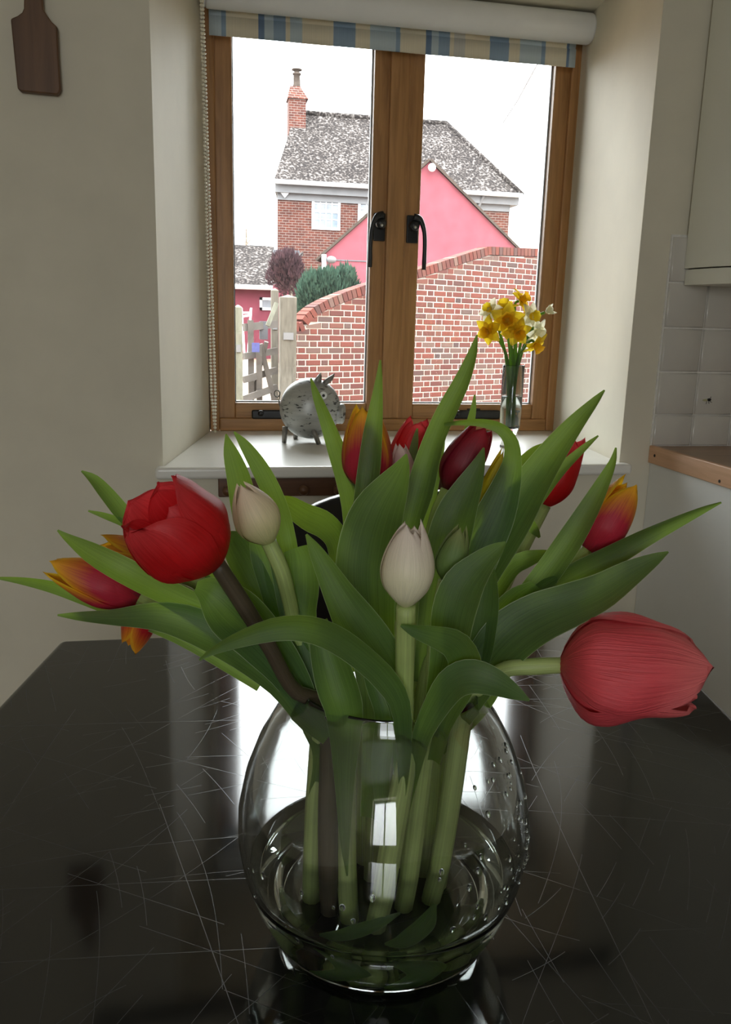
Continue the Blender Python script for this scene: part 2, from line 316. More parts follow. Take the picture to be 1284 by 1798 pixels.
# ------------------------------------------------------------------ mesh helpers
def tag(o, label=None, cat=None, group=None, kind=None):
    if label: o['label'] = label
    if cat: o['category'] = cat
    if group: o['group'] = group
    if kind: o['kind'] = kind
    return o
def empty(name, loc, label=None, cat=None, group=None, kind=None):
    o = bpy.data.objects.new(name, None); COL.objects.link(o); o.location = loc; o.empty_display_size = 0.02
    return tag(o, label, cat, group, kind)
def worldloc(o):
    l = Vector(o.location)
    while o.parent is not None: o = o.parent; l += Vector(o.location)
    return l
def mesh(name, verts, faces, mat, parent=None, smooth=False, uvs=None, origin=None):
    """verts in world coordinates; the object's origin sits at `origin` (or the parent's)."""
    org = Vector(origin) if origin is not None else (worldloc(parent) if parent is not None else Vector((0, 0, 0)))
    me = bpy.data.meshes.new(name); me.from_pydata([tuple(Vector(p)-org) for p in verts], [], faces)
    me.materials.append(M[mat] if isinstance(mat, str) else mat)
    if smooth: me.polygons.foreach_set('use_smooth', [True]*len(me.polygons))
    if uvs:
        l = me.uv_layers.new(name='UVMap')
        for lp in me.loops: l.data[lp.index].uv = uvs[lp.vertex_index]
    me.update()
    o = bpy.data.objects.new(name, me); COL.objects.link(o)
    if parent is not None:
        o.parent = parent; o.location = org-worldloc(parent)
    else: o.location = org
    return o
def centre(verts): 
    n = len(verts); lo = [min(v[k] for v in verts) for k in range(3)]; hi = [max(v[k] for v in verts) for k in range(3)]
    return Vector(((lo[0]+hi[0])/2, (lo[1]+hi[1])/2, lo[2]))
class G:
    """collects shapes in world space, built as one mesh"""
    def __init__(s): s.v = []; s.f = []
    def add(s, v, f):
        b = len(s.v); s.v += [Vector(p) for p in v]; s.f += [tuple(i+b for i in q) for q in f]; return s
    def box(s, x0, x1, y0, y1, z0, z1):
        return s.add([(x0, y0, z0), (x1, y0, z0), (x1, y1, z0), (x0, y1, z0), (x0, y0, z1), (x1, y0, z1), (x1, y1, z1), (x0, y1, z1)],
                     [(0, 3, 2, 1), (4, 5, 6, 7), (0, 1, 5, 4), (1, 2, 6, 5), (2, 3, 7, 6), (3, 0, 4, 7)])
    def bar(s, a, b, wx, wy, up=Vector((0, 0, 1))):
        a, b = Vector(a), Vector(b); t = (b-a).normalized()
        if abs(t.dot(up)) > .95: up = Vector((0, 1, 0))
        x = t.cross(up).normalized()*wx/2; y = x.cross(t).normalized()*wy/2
        return s.add([a-x-y, a+x-y, a+x+y, a-x+y, b-x-y, b+x-y, b+x+y, b-x+y], [(0, 3, 2, 1), (4, 5, 6, 7), (0, 1, 5, 4), (1, 2, 6, 5), (2, 3, 7, 6), (3, 0, 4, 7)])
    def prism(s, poly, ext):
        n = len(poly); a = [Vector(p) for p in poly]; e = Vector(ext)
        return s.add(a+[p+e for p in a], [tuple(range(n))[::-1], tuple(range(n, 2*n))]+[(i, (i+1) % n, n+(i+1) % n, n+i) for i in range(n)])
    def tube(s, pts, rad, n=8, cap=True):
        pts = [Vector(p) for p in pts]; m = len(pts); rads = rad if isinstance(rad, (list, tuple)) else [rad]*m
        ref = None; vs_ = []
        for i, p in enumerate(pts):
            t = (pts[min(i+1, m-1)]-pts[max(i-1, 0)]).normalized()
            if ref is None: ref = Vector((0, 0, 1)) if abs(t.z) < .9 else Vector((1, 0, 0))
            x = (ref-t*ref.dot(t)).normalized(); y = t.cross(x); ref = x
            for k in range(n): a = 2*math.pi*k/n; vs_.append(p+(x*math.cos(a)+y*math.sin(a))*rads[i])
        fs = [(i*n+k, i*n+(k+1) % n, (i+1)*n+(k+1) % n, (i+1)*n+k) for i in range(m-1) for k in range(n)]
        if cap: fs += [tuple(range(n))[::-1], tuple((m-1)*n+k for k in range(n))]
        return s.add(vs_, fs)
    def lathe(s, prof, c, n=32, ax=None):
        """prof [(r,h)], axis up unless ax=(X,Y,Zaxis)"""
        X, Y, Z = ax or (Vector((1, 0, 0)), Vector((0, 1, 0)), Vector((0, 0, 1))); c = Vector(c); vs_ = []; 
        for r, h in prof:
            for k in range(n): a = 2*math.pi*k/n; vs_.append(c+X*(r*math.cos(a))+Y*(r*math.sin(a))+Z*h)
        m = len(prof)
        fs = [(i*n+k, i*n+(k+1) % n, (i+1)*n+(k+1) % n, (i+1)*n+k) for i in range(m-1) for k in range(n)]
        return s.add(vs_, fs)
    def ell(s, c, rx, ry, rz, n=16, m=10, ax=None):
        X, Y, Z = ax or (Vector((1, 0, 0)), Vector((0, 1, 0)), Vector((0, 0, 1))); c = Vector(c)
        vs_ = [c-Z*rz]; 
        for i in range(1, m):
            t = -math.pi/2+math.pi*i/m
            for k in range(n):
                a = 2*math.pi*k/n; vs_.append(c+X*(rx*math.cos(t)*math.cos(a))+Y*(ry*math.cos(t)*math.sin(a))+Z*(rz*math.sin(t)))
        vs_.append(c+Z*rz); fs = [(0, 1+(k+1) % n, 1+k) for k in range(n)]
        for i in range(m-2):
            for k in range(n): a = 1+i*n; fs.append((a+k, a+(k+1) % n, a+n+(k+1) % n, a+n+k))
        l = len(vs_)-1; a = 1+(m-2)*n; fs += [(a+k, a+(k+1) % n, l) for k in range(n)]
        return s.add(vs_, fs)
    def build(s, name, mat, parent=None, smooth=False, bevel=0.0, origin=None, seg=2):
        if parent is None and origin is None: origin = centre(s.v)
        o = mesh(name, s.v, s.f, mat, parent, smooth, origin=origin)
        if bevel:
            md = o.modifiers.new('bevel', 'BEVEL'); md.width = bevel; md.segments = seg; md.limit_method = 'ANGLE'; md.angle_limit = 0.6
            o.data.polygons.foreach_set('use_smooth', [True]*len(o.data.polygons))
            o.modifiers.new('wn', 'WEIGHTED_NORMAL')
        return o
def struct(o): o['kind'] = 'structure'; return o
def catmull(P, n):
    """P: list of equal-length tuples; returns n samples"""
    k = len(P)
    def at(i): 
        if i < 0: return tuple(2*a-b for a, b in zip(P[0], P[1]))
        if i >= k: return tuple(2*a-b for a, b in zip(P[-1], P[-2]))
        return P[i]
    out = []
    for j in range(n):
        u = j/(n-1)*(k-1); i = min(int(u), k-2); t = u-i
        a, b, c, d = at(i-1), at(i), at(i+1), at(i+2)
        out.append(tuple(.5*(2*q+(r-p)*t+(2*p-5*q+4*r-s)*t*t+(3*q-p-3*r+s)*t**3) for p, q, r, s in zip(a, b, c, d)))
    return out

# ------------------------------------------------------------------ the room
D = 0.559                                            # depth of the window recess
XL, XR, WL, WR = -0.0866, 0.9842, 0.0207, 1.0579
SOF = ony(1040, 28, D-0.05).z                        # soffit of the recess
RX0, RX1, RY0, CEIL = -1.55, 2.35, -4.2, 2.45
struct(G().box(RX0-.1, RX1+.1, RY0-.1, 0.0, -0.12, 0.0).build('floor', 'floor_wood'))
struct(G().box(RX0-.1, RX1+.1, RY0-.1, 0.0, CEIL, CEIL+.1).build('ceiling', 'ceiling_paint'))
OUT = D+0.10
g = G()                                              # window wall, with its recess cut through
g.box(RX0-.1, XL, 0, .002, 0, CEIL).box(XR, RX1+.1, 0, .002, 0, CEIL).box(XL, XR, 0, .002, SOF, CEIL).box(XL, XR, 0, .002, 0, SILL-.026)
struct(g.build('wall_window', 'wall_paint', origin=(0, 0, 0)))
g = G().box(RX0-.1, -.3, .002, OUT, -.1, CEIL+.1).box(1.35, RX1+.1, .002, OUT, -.1, CEIL+.1).box(-.3, 1.35, .002, OUT, SOF+.06, CEIL+.1).box(-.3, 1.35, .002, OUT, -.1, SILL-.06)
g.box(-9, 12, RY0-1.0, OUT, CEIL+.1, 8.2).box(-9, RX0-.1, .1, OUT, -.1, CEIL+.1).box(RX1+.35, 12, .1, OUT, -.1, CEIL+.1)     # unseen storey above and side fronts, made tall and wide to shade the outdoors
struct(g.build('wall_outer', 'mortar', origin=(0, 0, 0)))
def reveal(xa, xw, xo):
    z0 = SILL-.06; e = (0, 0, SOF+.06-z0); g = G()
    for q in ([(xa, .0, z0), (xw, D+.02, z0), (xo, D+.02, z0), (xo, .002, z0), (xa, .002, z0)][:4], [(xw, D+.02, z0), (xw, OUT, z0), (xo, OUT, z0), (xo, D+.02, z0)]):
        g.prism(q if xo < xa else q[::-1], e)
    return g
struct(reveal(XL, WL, -.31).build('wall_reveal_left', 'reveal_paint', origin=(0, 0, 0)))
struct(reveal(XR, WR, 1.36).build('wall_reveal_right', 'reveal_paint', origin=(0, 0, 0)))
struct(G().box(-.3, 1.35, 0.0, OUT, SOF, SOF+.07).build('ceiling_reveal', 'reveal_paint'))
# room sides; one window in the wall behind the camera, the one mirrored in the vase
struct(G().box(RX0-.1, RX0, RY0, 0, 0, CEIL).build('wall_left', 'wall_paint'))
struct(G().box(RX1, RX1+.1, RY0, 0, 0, CEIL).build('wall_right', 'wall_paint'))
B0, B1, BZ0, BZ1 = -1.05, 0.0, 0.9, 2.1
g = G().box(RX0-.1, B0, RY0-.25, RY0, 0, CEIL).box(B1, RX1+.1, RY0-.25, RY0, 0, CEIL).box(B0, B1, RY0-.25, RY0, 0, BZ0).box(B0, B1, RY0-.25, RY0, BZ1, CEIL)
struct(g.build('wall_rear', 'wall_paint', origin=(0, 0, 0)))
portal('window_sky_portal', ((WL+WR)/2, OUT+.01, (SILL+SOF)/2), (math.radians(-90), 0, 0), 1.06, SOF-SILL)
portal('window_rear_offscreen', ((B0+B1)/2, RY0-.26, (BZ0+BZ1)/2), (math.radians(90), 0, 0), B1-B0, BZ1-BZ0)
def room_window(n, plane, a0, a1, z0, z1, pos):     # plain white casement in the unseen openings
    e = empty('window_%d' % n, ((a0+a1)/2, pos, z0) if plane == 'y' else (pos, (a0+a1)/2, z0)); struct(e)
    t = .05; m_ = (a0+a1)/2
    rects = [(a0, a1, z0, z0+t), (a0, a1, z1-t, z1), (a0, a0+t, z0+t, z1-t), (a1-t, a1, z0+t, z1-t), (m_-t/2, m_+t/2, z0+t, z1-t)]
    if a1-a0 > 1.5: rects += [(a0+(a1-a0)*q-.015, a0+(a1-a0)*q+.015, z0+t, z1-t) for q in (.25, .75)]+[(a0+t, a1-t, z0+(z1-z0)*q-.015, z0+(z1-z0)*q+.015) for q in (.28, .52, .76)]
    g = G()
    for (p, q, r, s) in rects:
        if plane == 'y': g.box(p, q, pos-.03, pos+.03, r, s)
        else: g.box(pos-.03, pos+.03, p, q, r, s)
    g.build('window_frame', 'white_paint', e)
room_window(2, 'y', B0, B1, BZ0, BZ1, RY0-.2)

# window sill board, nosed front edge running past the opening
s0 = ony(272, 820, -.03).x; s1 = ony(1110, 818, -.03).x
g = G().prism([(s0, -.035, SILL-.026), (s1, -.035, SILL-.026), (s1, 0.0, SILL-.026), (XR, 0.0, SILL-.026), (WR, D+.03, SILL-.026), (WL, D+.03, SILL-.026), (XL, 0.0, SILL-.026), (s0, 0.0, SILL-.026)], (0, 0, .026))
o = g.build('trim_1', 'sill_paint', origin=(0, 0, SILL)); struct(o)
md = o.modifiers.new('bevel', 'BEVEL'); md.width = .009; md.segments = 4; md.limit_method = 'ANGLE'; md.angle_limit = .9
o['label'] = 'cream painted window sill board with rounded front edge'

# ------------------------------------------------------------------ the oak window
win = empty('window_1', ((WL+WR)/2, D, SILL)); struct(win)
win['label'] = 'oak framed window of two casements with black iron fittings'
def X(x, y=600, Y=D): return ony(x, y, Y).x
def Zp(x, y, Y=D): return ony(x, y, Y).z
fb = Zp(640, 735); TOPZ = SOF+.0
fl = X(385, 700); fr_ = X(962, 700)
ml, mr = X(679, 400, D-.0), X(712, 400, D-.0)
frame = empty('frame', Vector((0, 0, 0))); 
bpy.data.objects.remove(frame)
for (a, b_, c, d_, m_) in ((WL, fl, SILL, TOPZ, 'oak'), (fr_, WR, SILL, TOPZ, 'oak'), (ml, mr, fb, TOPZ-.03, 'oak')):
    G().box(a, b_, D, D+.075, c, d_).build('frame_post', m_, win, bevel=.004)
G().box(fl, fr_, D, D+.075, SILL, fb).build('frame_rail', 'oak_rail', win, bevel=.004)
G().box(fl, fr_, D, D+.075, TOPZ-.04, TOPZ).build('frame_rail', 'oak_rail', win, bevel=.004)
CY = D+.012                                           # casements sit slightly back
def casement(x0, x1, gx0, gx1, gz0):
    e = empty('casement', (0, 0, 0)); e.parent = win; e.location = Vector(((x0+x1)/2, CY, fb))-Vector(win.location)
    z0, z1 = fb-.003, TOPZ-.038; gz1 = z1-.05
    G().box(x0, gx0, CY, CY+.045, z0, z1).build('stile', 'oak', e, bevel=.004)
    G().box(gx1, x1, CY, CY+.045, z0, z1).build('stile', 'oak', e, bevel=.004)
    G().box(gx0, gx1, CY+.001, CY+.044, z0, gz0).build('rail', 'oak_rail', e, bevel=.004)
    G().box(gx0, gx1, CY+.001, CY+.044, gz1, z1).build('rail', 'oak_rail', e, bevel=.004)
    g = G().box(gx0-.004, gx1+.004, CY+.02, CY+.024, gz0-.004, gz1+.004); g.build('pane', 'window_glass', e)
    s = G()                                           # pale spacer line round the glass
    for (a, b_, c, d_) in ((gx0, gx0+.004, gz0, gz1), (gx1-.004, gx1, gz0, gz1), (gx0+.004, gx1-.004, gz0, gz0+.004)): s.box(a, b_, CY+.025, CY+.031, c, d_)
    s.build('glazing_spacer', 'white_paint', e)
    return e
gzb = (Zp(450, 705, CY)+Zp(924, 713, CY))/2
casL = casement(fl-.004, ml+.004, X(413, 690, CY), X(649, 500, CY), gzb)
casR = casement(mr-.004, fr_+.004, X(731, 550, CY), X(936, 700, CY), gzb)
def handle(cx, cy, side):
    p = ony(cx, cy, CY); e = empty('handle', (0, 0, 0)); e.parent = win; e.location = p-Vector(win.location)
    G().box(p.x-.017, p.x+.017, CY-.006, CY, p.z-.045, p.z+.03).build('plate', 'black_iron', e, bevel=.003)
    G().lathe([(0, .03), (.013, .03), (.015, .02), (.014, 0), (.010, 0)], (p.x, CY-.006, p.z), 12, (Vector((1, 0, 0)), Vector((0, 0, 1)), Vector((0, -1, 0)))).build('boss', 'black_iron', e, True)
    G().lathe([(0, .004), (.004, .003), (.005, 0)], (p.x, CY-.036, p.z-.005), 10, (Vector((1, 0, 0)), Vector((0, 0, 1)), Vector((0, -1, 0)))).build('screw', 'steel', e, True)
    s = side; y = CY-.028
    pts = catmull([(p.x-s*.004, y, p.z+.022), (p.x+s*.014, y-.004, p.z+.016), (p.x+s*.026, y-.006, p.z-.012), (p.x+s*.030, y-.006, p.z-.05), (p.x+s*.030, y-.006, p.z-.118)], 14)
    G().tube(pts, [.011, .0105, .010, .009, .008, .007, .0065, .006, .006, .006, .006, .006, .0065, .006], 10).build('lever', 'black_iron', e, True)
handle(666, 394, -1); handle(724, 398, 1)
def stay(x0, x1, y, n):
    e = empty('stay', (0, 0, 0)); p = ony((x0+x1)/2, y, CY-.012); e.parent = win; e.location = p-Vector(win.location)
    a, b_ = ony(x0, y, CY-.012), ony(x1, y, CY-.012)
    G().box(a.x, b_.x, CY-.018, CY-.006, a.z-.014, a.z+.012).build('stay_bar', 'black_iron', e, bevel=.005)
    G().lathe([(0, .02), (.007, .02), (.009, .012), (.006, 0), (.006, -.004)], (a.x+.025, CY-.014, a.z+.004), 10, (Vector((1, 0, 0)), Vector((0, 0, 1)), Vector((0, -1, 0)))).build('stay_pin', 'black_iron', e, True)
    G().box((a.x+b_.x)/2-.02, (a.x+b_.x)/2+.02, CY-.008, CY, a.z-.022, a.z+.016).build('stay_plate', 'black_iron', e, bevel=.002)
stay(442, 600, 727, 1); stay(788, 878, 727, 2)

# ------------------------------------------------------------------ roller blind
BY = D-.055
bl = empty('roller_blind', ((WL+WR)/2, BY, SOF-.02), 'blue and cream striped roller blind rolled up at the window top', 'blind')
bz_r = ony(1015, 131, BY); bz_l = ony(362, 43, BY); zb = (bz_r.z+bz_l.z)/2
bx0, bx1 = WL+.012, ony(1012, 120, BY).x
rz = ony(1038, 49, BY-.03).z; rx1 = ony(1040, 45, BY-.03).x
rr_ = .038
prof = [(0, 0), (rr_*.96, 0), (rr_, .004), (rr_, rx1-WL-.009), (rr_*.96, rx1-WL-.005), (0, rx1-WL-.005)]
AX = (Vector((0, 1, 0)), Vector((0, 0, 1)), Vector((1, 0, 0)))
G().lathe(prof, (WL+.005, BY-.02, rz), 28, AX).build('roll', 'vinyl_white', bl, True)
nx, nz_ = 40, 8; V_, F_, U_ = [], [], []
for j in range(nz_+1):
    for i in range(nx+1):
        u = i/nx; x = bx0+(bx1-bx0)*u; z = rz-.01+(zb-rz+.01)*j/nz_
        V_.append((x, BY+.012+.002*math.sin(u*23+j), z)); U_.append((u, j/nz_))
for j in range(nz_):
    for i in range(nx): a = j*(nx+1)+i; F_.append((a, a+1, a+nx+2, a+nx+1))
o = mesh('cloth', V_, F_, 'striped_cloth', bl, True, U_)
md = o.modifiers.new('th', 'SOLIDIFY'); md.thickness = .0008
V2 = [(p[0], BY+.008, zb+q) for q in (0, .045) for p in V_[:nx+1]]
o = mesh('hem', V2, [(i, i+1, nx+2+i, nx+1+i) for i in range(nx)], 'striped_cloth', bl, True, [(i/nx, 0) for _ in (0, 1) for i in range(nx+1)])
md = o.modifiers.new('th', 'SOLIDIFY'); md.thickness = .004
for xx in (WL+.001, rx1):
    G().lathe([(0, .005), (.034, .005), (.036, .003), (.036, 0), (0, 0)], (xx-.002, BY-.02, rz), 24, AX).build('end_bracket', 'vinyl_white', bl, True)
g = G()
cx0 = ony(356, 5, BY-.04); cx1 = ony(376, 735, BY-.04)
for st in (0, 1):
    a = ony(353+8*st*.4, 2, BY-.05-.02*st); b_ = ony(371+7*st, 690, BY-.05-.015*st); c_ = ony(378, 757, BY-.055)
    L_ = (b_-a).length; n = int(L_/.0088)
    pts = [a.lerp(b_, i/n) for i in range(n)]; n2 = int((c_-b_).length/.0088); pts += [b_.lerp(c_, i/n2) for i in range(n2+1)]
    for p in pts: g.ell(p, .0040, .0040, .0040, 6, 4)
o = g.build('bead_chain', 'chain_bead', bl, True); o['kind'] = 'stuff'; o['label'] = 'looped cream bead pull chain'

# ------------------------------------------------------------------ tiles, worktop, cabinets
TL = .0985; PIT = .102; TX0 = 1.0615; TZ0 = SILL+.31862
wt = ony(1140, 783, 0).z; wb = ony(1138, 811, 0).z
back = empty('tiled_splashback', (TX0, -.004, wt), 'square cream glazed tiles on the wall above the wooden worktop', 'tiles')
G().box(TX0-.003, TX0+PIT*9, -.0035, 0, wt, TZ0+2*PIT+.003).build('grout_bed', 'grout', back)
def tile_mesh(h):
    g = G(); e = .004
    v = [(0, 0, 0), (TL, 0, 0), (TL, 0, h), (0, 0, h), (0, -.005, 0), (TL, -.005, 0), (TL, -.005, h), (0, -.005, h), (e, -.008, e), (TL-e, -.008, e), (TL-e, -.008, h-e), (e, -.008, h-e)]
    f = [(0, 1, 5, 4), (1, 2, 6, 5), (2, 3, 7, 6), (3, 0, 4, 7), (4, 5, 9, 8), (5, 6, 10, 9), (6, 7, 11, 10), (7, 4, 8, 11), (8, 9, 10, 11)]
    me = bpy.data.meshes.new('tile'); me.from_pydata(v, [], f); me.materials.append(M['tile_glaze'])
    me.polygons.foreach_set('use_smooth', [True]*9); me.update(); return me
tm = tile_mesh(TL); bot_h = TZ0-2*PIT-wt-.003; tmb = tile_mesh(bot_h)
bee_tile = None
rng = random.Random(4)
for r in range(-3, 2):
    for c in range(9):
        o = bpy.data.objects.new('tile', tm if r > -3 else tmb); COL.objects.link(o); o.parent = back
        z = TZ0+r*PIT+.001 if r > -3 else wt+.002
        o.location = Vector((TX0+c*PIT+.001, -.001, z))-Vector(back.location)
        o.rotation_euler = (rng.uniform(-.006, .006), 0, rng.uniform(-.006, .006))
        if r == -2 and c == 1: bee_tile = o
# little insect motif on one tile
bp = ony(1243, 703, -.010); bee = empty('insect_motif', (0, 0, 0)); bee.parent = bee_tile; bee.location = bp-worldloc(bee_tile); bee['label'] = 'small dark bee motif with pale wings'
sx = lambda dx, dz: Vector((bp.x+dx, -.0098, bp.z+dz))
G().ell(sx(.004, .0015), .006, .0012, .0035, 10, 6).build('bee_body', 'black_iron', bee, True)
G().ell(sx(-.006, .0005), .0075, .001, .0028, 10, 6).build('bee_wing', 'daffodil_pale', bee, True)
g = G()
for a, b_ in (((.006, -.002), (.012, -.005)), ((.003, -.002), (.005, -.008)), ((-.002, -.002), (-.003, -.009)), ((.007, .003), (.008, .009))): g.tube([sx(*a), sx(*b_)], .0006, 5)
g.build('bee_leg', 'hole_dark', bee)
# base unit end panel and worktop
WX = 1.058
wtE = ony(1284, 835, wt)
unit = empty('base_unit', (WX+.6, -.3, 0), 'white kitchen base unit end panel below the wooden worktop', 'cabinet')
G().box(WX+.006, WX+.026, -.60, -.002, .0, wb).build('end_panel', 'unit_white', unit)
G().box(WX+.026, RX1-.3, -.56, -.002, .1, wb).build('carcass', 'unit_white', unit)
for k in range(2):
    d_ = G().box(WX+.03+k*.45, WX+.47+k*.45, -.58, -.56, .12, wb-.01).build('door', 'cabinet_cream', unit, bevel=.004)
    G().tube([(WX+.42+k*.45-.38*k, -.605, wb-.12), (WX+.42+k*.45-.38*k, -.605, wb-.22)], .006, 8).build('door_handle', 'steel', d_, True)
top = empty('worktop', (WX+.6, -.3, wb), 'wood effect kitchen worktop with screwed pale wooden end lipping', 'worktop')
G().box(WX+.012, RX1-.28, -.61, -.001, wb, wt).build('slab', 'worktop_wood', top)
lp = G().box(WX, WX+.012, -.61, -.001, wb-.001, wt+.002).build('end_lipping', 'lipping_wood', top, bevel=.002)
for (x, y) in ((1150, 800), (1264, 845)):
    v_ = ray(x, y); p = CAM+v_*((WX-CAM.x)/v_.x)
    G().lathe([(0, .0012), (.0035, .0010), (.0035, -.001)], p, 10, (Vector((0, 1, 0)), Vector((0, 0, 1)), Vector((-1, 0, 0)))).build('screw_hole', 'hole_dark', lp)
# wall cabinet with curved end
cx_ = ony(1196, 500, -.004).x; cz0 = ony(1196, 501, -.01).z; cz1 = ony(1201, 473, -.01).z
cab = empty('wall_cabinet', (cx_+.5, -.16, cz0), 'cream wall cabinet with curved end above the tiles', 'cabinet')
def curved(off, z0, z1):
    n = 20; pts = []
    for k in range(n+1):
        a = math.pi/2*k/n; pts.append(Vector((cx_+off+(.26-off)*(1-math.cos(a)), -.010-(.30-off)*math.sin(a), z0)))
    pts += [Vector((RX1-.4, -.31+off, z0)), Vector((RX1-.4, -.010, z0))]
    return G().prism(pts, (0, 0, z1-z0))
curved(.004, cz0, cz1-.001).build('light_pelmet', 'cabinet_cream', cab, bevel=.001)
curved(0, cz1+.0015, CEIL-.08).build('curved_door', 'cabinet_cream', cab, bevel=.001)
curved(.012, cz1-.001, cz1+.0015).build('shadow_gap', 'hole_dark', cab)

# peg rail below the sill
p0 = ony(383, 838, -.004); p1 = ony(600, 868, -.004)
pr = empty('peg_rail', ((p0.x+p1.x)/2, -.01, p1.z), 'dark wooden peg rail fixed to the wall below the sill', 'peg rail')
G().box(p0.x, p0.x+.62, -.018, -.0005, p1.z, SILL-.0265).build('rail_board', 'dark_oak', pr, bevel=.003)
kz = (p1.z+SILL-.026)/2-.003
pk = [ony(x, 857, -.03).x for x in (399, 465, 532, 593, 655, 718)]
km = None
for x in pk:
    if km is None:
        o = G().lathe([(.006, 0), (.006, .014), (.011, .02), (.012, .028), (.008, .034), (0, .035)], (x, -.017, kz), 14, (Vector((1, 0, 0)), Vector((0, 0, 1)), Vector((0, -1, 0)))).build('peg', 'dark_oak', pr, True, origin=(x, -.017, kz)); km = o
    else:
        c = km.copy(); COL.objects.link(c); c.parent = pr; c.location = Vector((x, -.017, kz))-Vector(pr.location)

# cutting board hanging on the wall
def W0(x, y): return ony(x, y, -.003)
out = [(22, 38), (34, 33), (42, 27), (45, 20), (45, 0), (47, -45), (50, -58), (60, -64), (70, -58), (75, -45), (77, 0), (79, 22), (86, 33), (96, 44), (105, 52), (107, 100), (111, 160), (108, 168), (104, 170), (40, 164), (34, 160), (28, 100)]
out = [(x-(2 if x > 90 else 0), y) for x, y in out]
cb = empty('cutting_board', W0(66, 168), 'dark wooden paddle cutting board hanging on the beige wall', 'cutting board')
o = G().prism([W0(x, y) for x, y in out], (0, -.018, 0)).build('paddle', 'board_wood', cb, bevel=.003)
hp = W0(59, -40)
G().lathe([(.004, 0), (.009, .001), (.010, -.001)], (hp.x, -.0215, hp.z), 14, (Vector((1, 0, 0)), Vector((0, 0, 1)), Vector((0, -1, 0)))).build('hanging_hole_rim', 'hole_dark', cb)
G().tube([(hp.x, -.001, hp.z+.004), (hp.x, -.03, hp.z+.004)], .003, 8).build('nail', 'steel', cb)

# ------------------------------------------------------------------ black chair between table and wall
CHY = -.40
cl = ony(505, 895, CHY); ct = ony(600, 869, CHY)
chx = cl.x+.21; chz = ct.z
ch = empty('dining_chair', (chx, CHY-.2, 0), 'black dining chair with rounded padded back behind the table', 'chair')
n = 16; V_ = []; F_ = []; dep = .035
for layer in (0, 1):
    for i in range(n+1):
        t = -1+2*i/n; x = chx+t*.21; y = CHY-.05*(1-t*t)*-1-.02+layer*dep
        zt = chz-.045*abs(t)**3.0-.0*t
        V_ += [(x, y, zt), (x*.97+chx*.03, y-.01, zt-.30)]
for i in range(n):
    a = 2*i; b_ = 2*(n+1)+2*i
    F_ += [(a, a+1, a+3, a+2), (b_, b_+2, b_+3, b_+1), (a, a+2, b_+2, b_), (a+1, b_+1, b_+3, a+3)]
F_ += [(0, 2*(n+1), 2*(n+1)+1, 1), (2*n, 2*n+1, 4*n+3, 4*n+2)]
o = mesh('backrest', V_, F_, 'black_leather', ch, True); md = o.modifiers.new('b', 'BEVEL'); md.width = .012; md.segments = 4; md.limit_method = 'ANGLE'
G().box(chx-.21, chx+.21, CHY-.43, CHY-.02, .42, .47).build('seat', 'black_leather', ch, bevel=.015)
for sx_ in (-.18, .18):
    G().tube([(chx+sx_, CHY+.0, 0), (chx+sx_, CHY-.005, .45), (chx+sx_, CHY+.012, chz-.28)], .014, 10).build('leg', 'black_iron', ch, True)
    G().tube([(chx+sx_, CHY-.40, 0), (chx+sx_, CHY-.40, .43)], .014, 10).build('leg', 'black_iron', ch, True)

# ------------------------------------------------------------------ table
tb = empty('table', (.2, -1.3, 0), 'black polished stone dining table with scratched top', 'table')
c1 = onz(104, 1122, TAB); c2 = onz(1116, 1083, TAB); l2 = onz(0, 1230, TAB); r2 = onz(1284, 1250, TAB)
YN = -2.35
def ext(a, b_, Y): t = (Y-a.y)/(b_.y-a.y); return a+(b_-a)*t
c1.z = c2.z = TAB
poly = [c1, c2, ext(c2, r2, -1.05), Vector((.61, YN, TAB)), Vector((-.33, YN, TAB)), ext(c1, l2, -1.1)]
poly = [Vector((p.x, p.y, TAB-.034)) for p in poly]
o = G().prism(poly[::-1], (0, 0, .034)).build('table_top', 'black_stone', tb)
md = o.modifiers.new('bevel', 'BEVEL'); md.width = .012; md.segments = 5; md.limit_method = 'ANGLE'; md.angle_limit = .6
o.data.polygons.foreach_set('use_smooth', [True]*len(o.data.polygons)); o.modifiers.new('wn', 'WEIGHTED_NORMAL')
for (x, y) in ((-.14, -.76), (.58, -.80), (-.24, YN+.1), (.5, YN+.1)):
    G().bar((x, y, 0), (x, y, TAB-.034), .055, .055).build('leg', 'dark_oak', tb, bevel=.004)
G().box(-.15, .58, -.80, -.775, TAB-.11, TAB-.034).build('apron', 'dark_oak', tb)
G().box(-.24, .5, YN+.09, YN+.115, TAB-.11, TAB-.034).build('apron', 'dark_oak', tb)

# ------------------------------------------------------------------ glass bowl vase with water
VO = Vector((VAX.x, VAX.y, TAB))
vase = empty('glass_vase', VO, 'round clear glass bowl vase on the black table holding the tulips', 'vase')
outer = [(.0, .0), (.060, .0), (.0715, .0015), (.0745, .006), (.081, .020), (.0905, .040), (.0985, .063), (.1020, .085), (.1015, .105), (.0965, .130), (.0880, .153), (.0770, .173), (.0680, .186), (.0640, .193), (.0632, .198)]
inner = [(.0622, .1995), (.0610, .198), (.0613, .193), (.0652, .185), (.0742, .172), (.0853, .152), (.0938, .1295), (.0988, .105), (.0993, .085), (.0958, .0635), (.0878, .0415), (.0782, .0235), (.070, .0145), (.055, .0115), (.03, .0112), (.0, .0112)]
o = G().lathe(outer+inner, VO, 72).build('bowl', 'vase_glass', vase, True)
WLV = .062
wp = [(.0, .0114), (.03, .0114), (.055, .0117), (.070, .0147), (.0782, .0237), (.0878, .0417), (.0953, WLV), (.0938, WLV-.0006), (.09, WLV-.001), (.05, WLV-.001), (.0, WLV-.001)]
wp = [(r*1.0018 if 0 < r < .0993 else r, h) for r, h in wp]
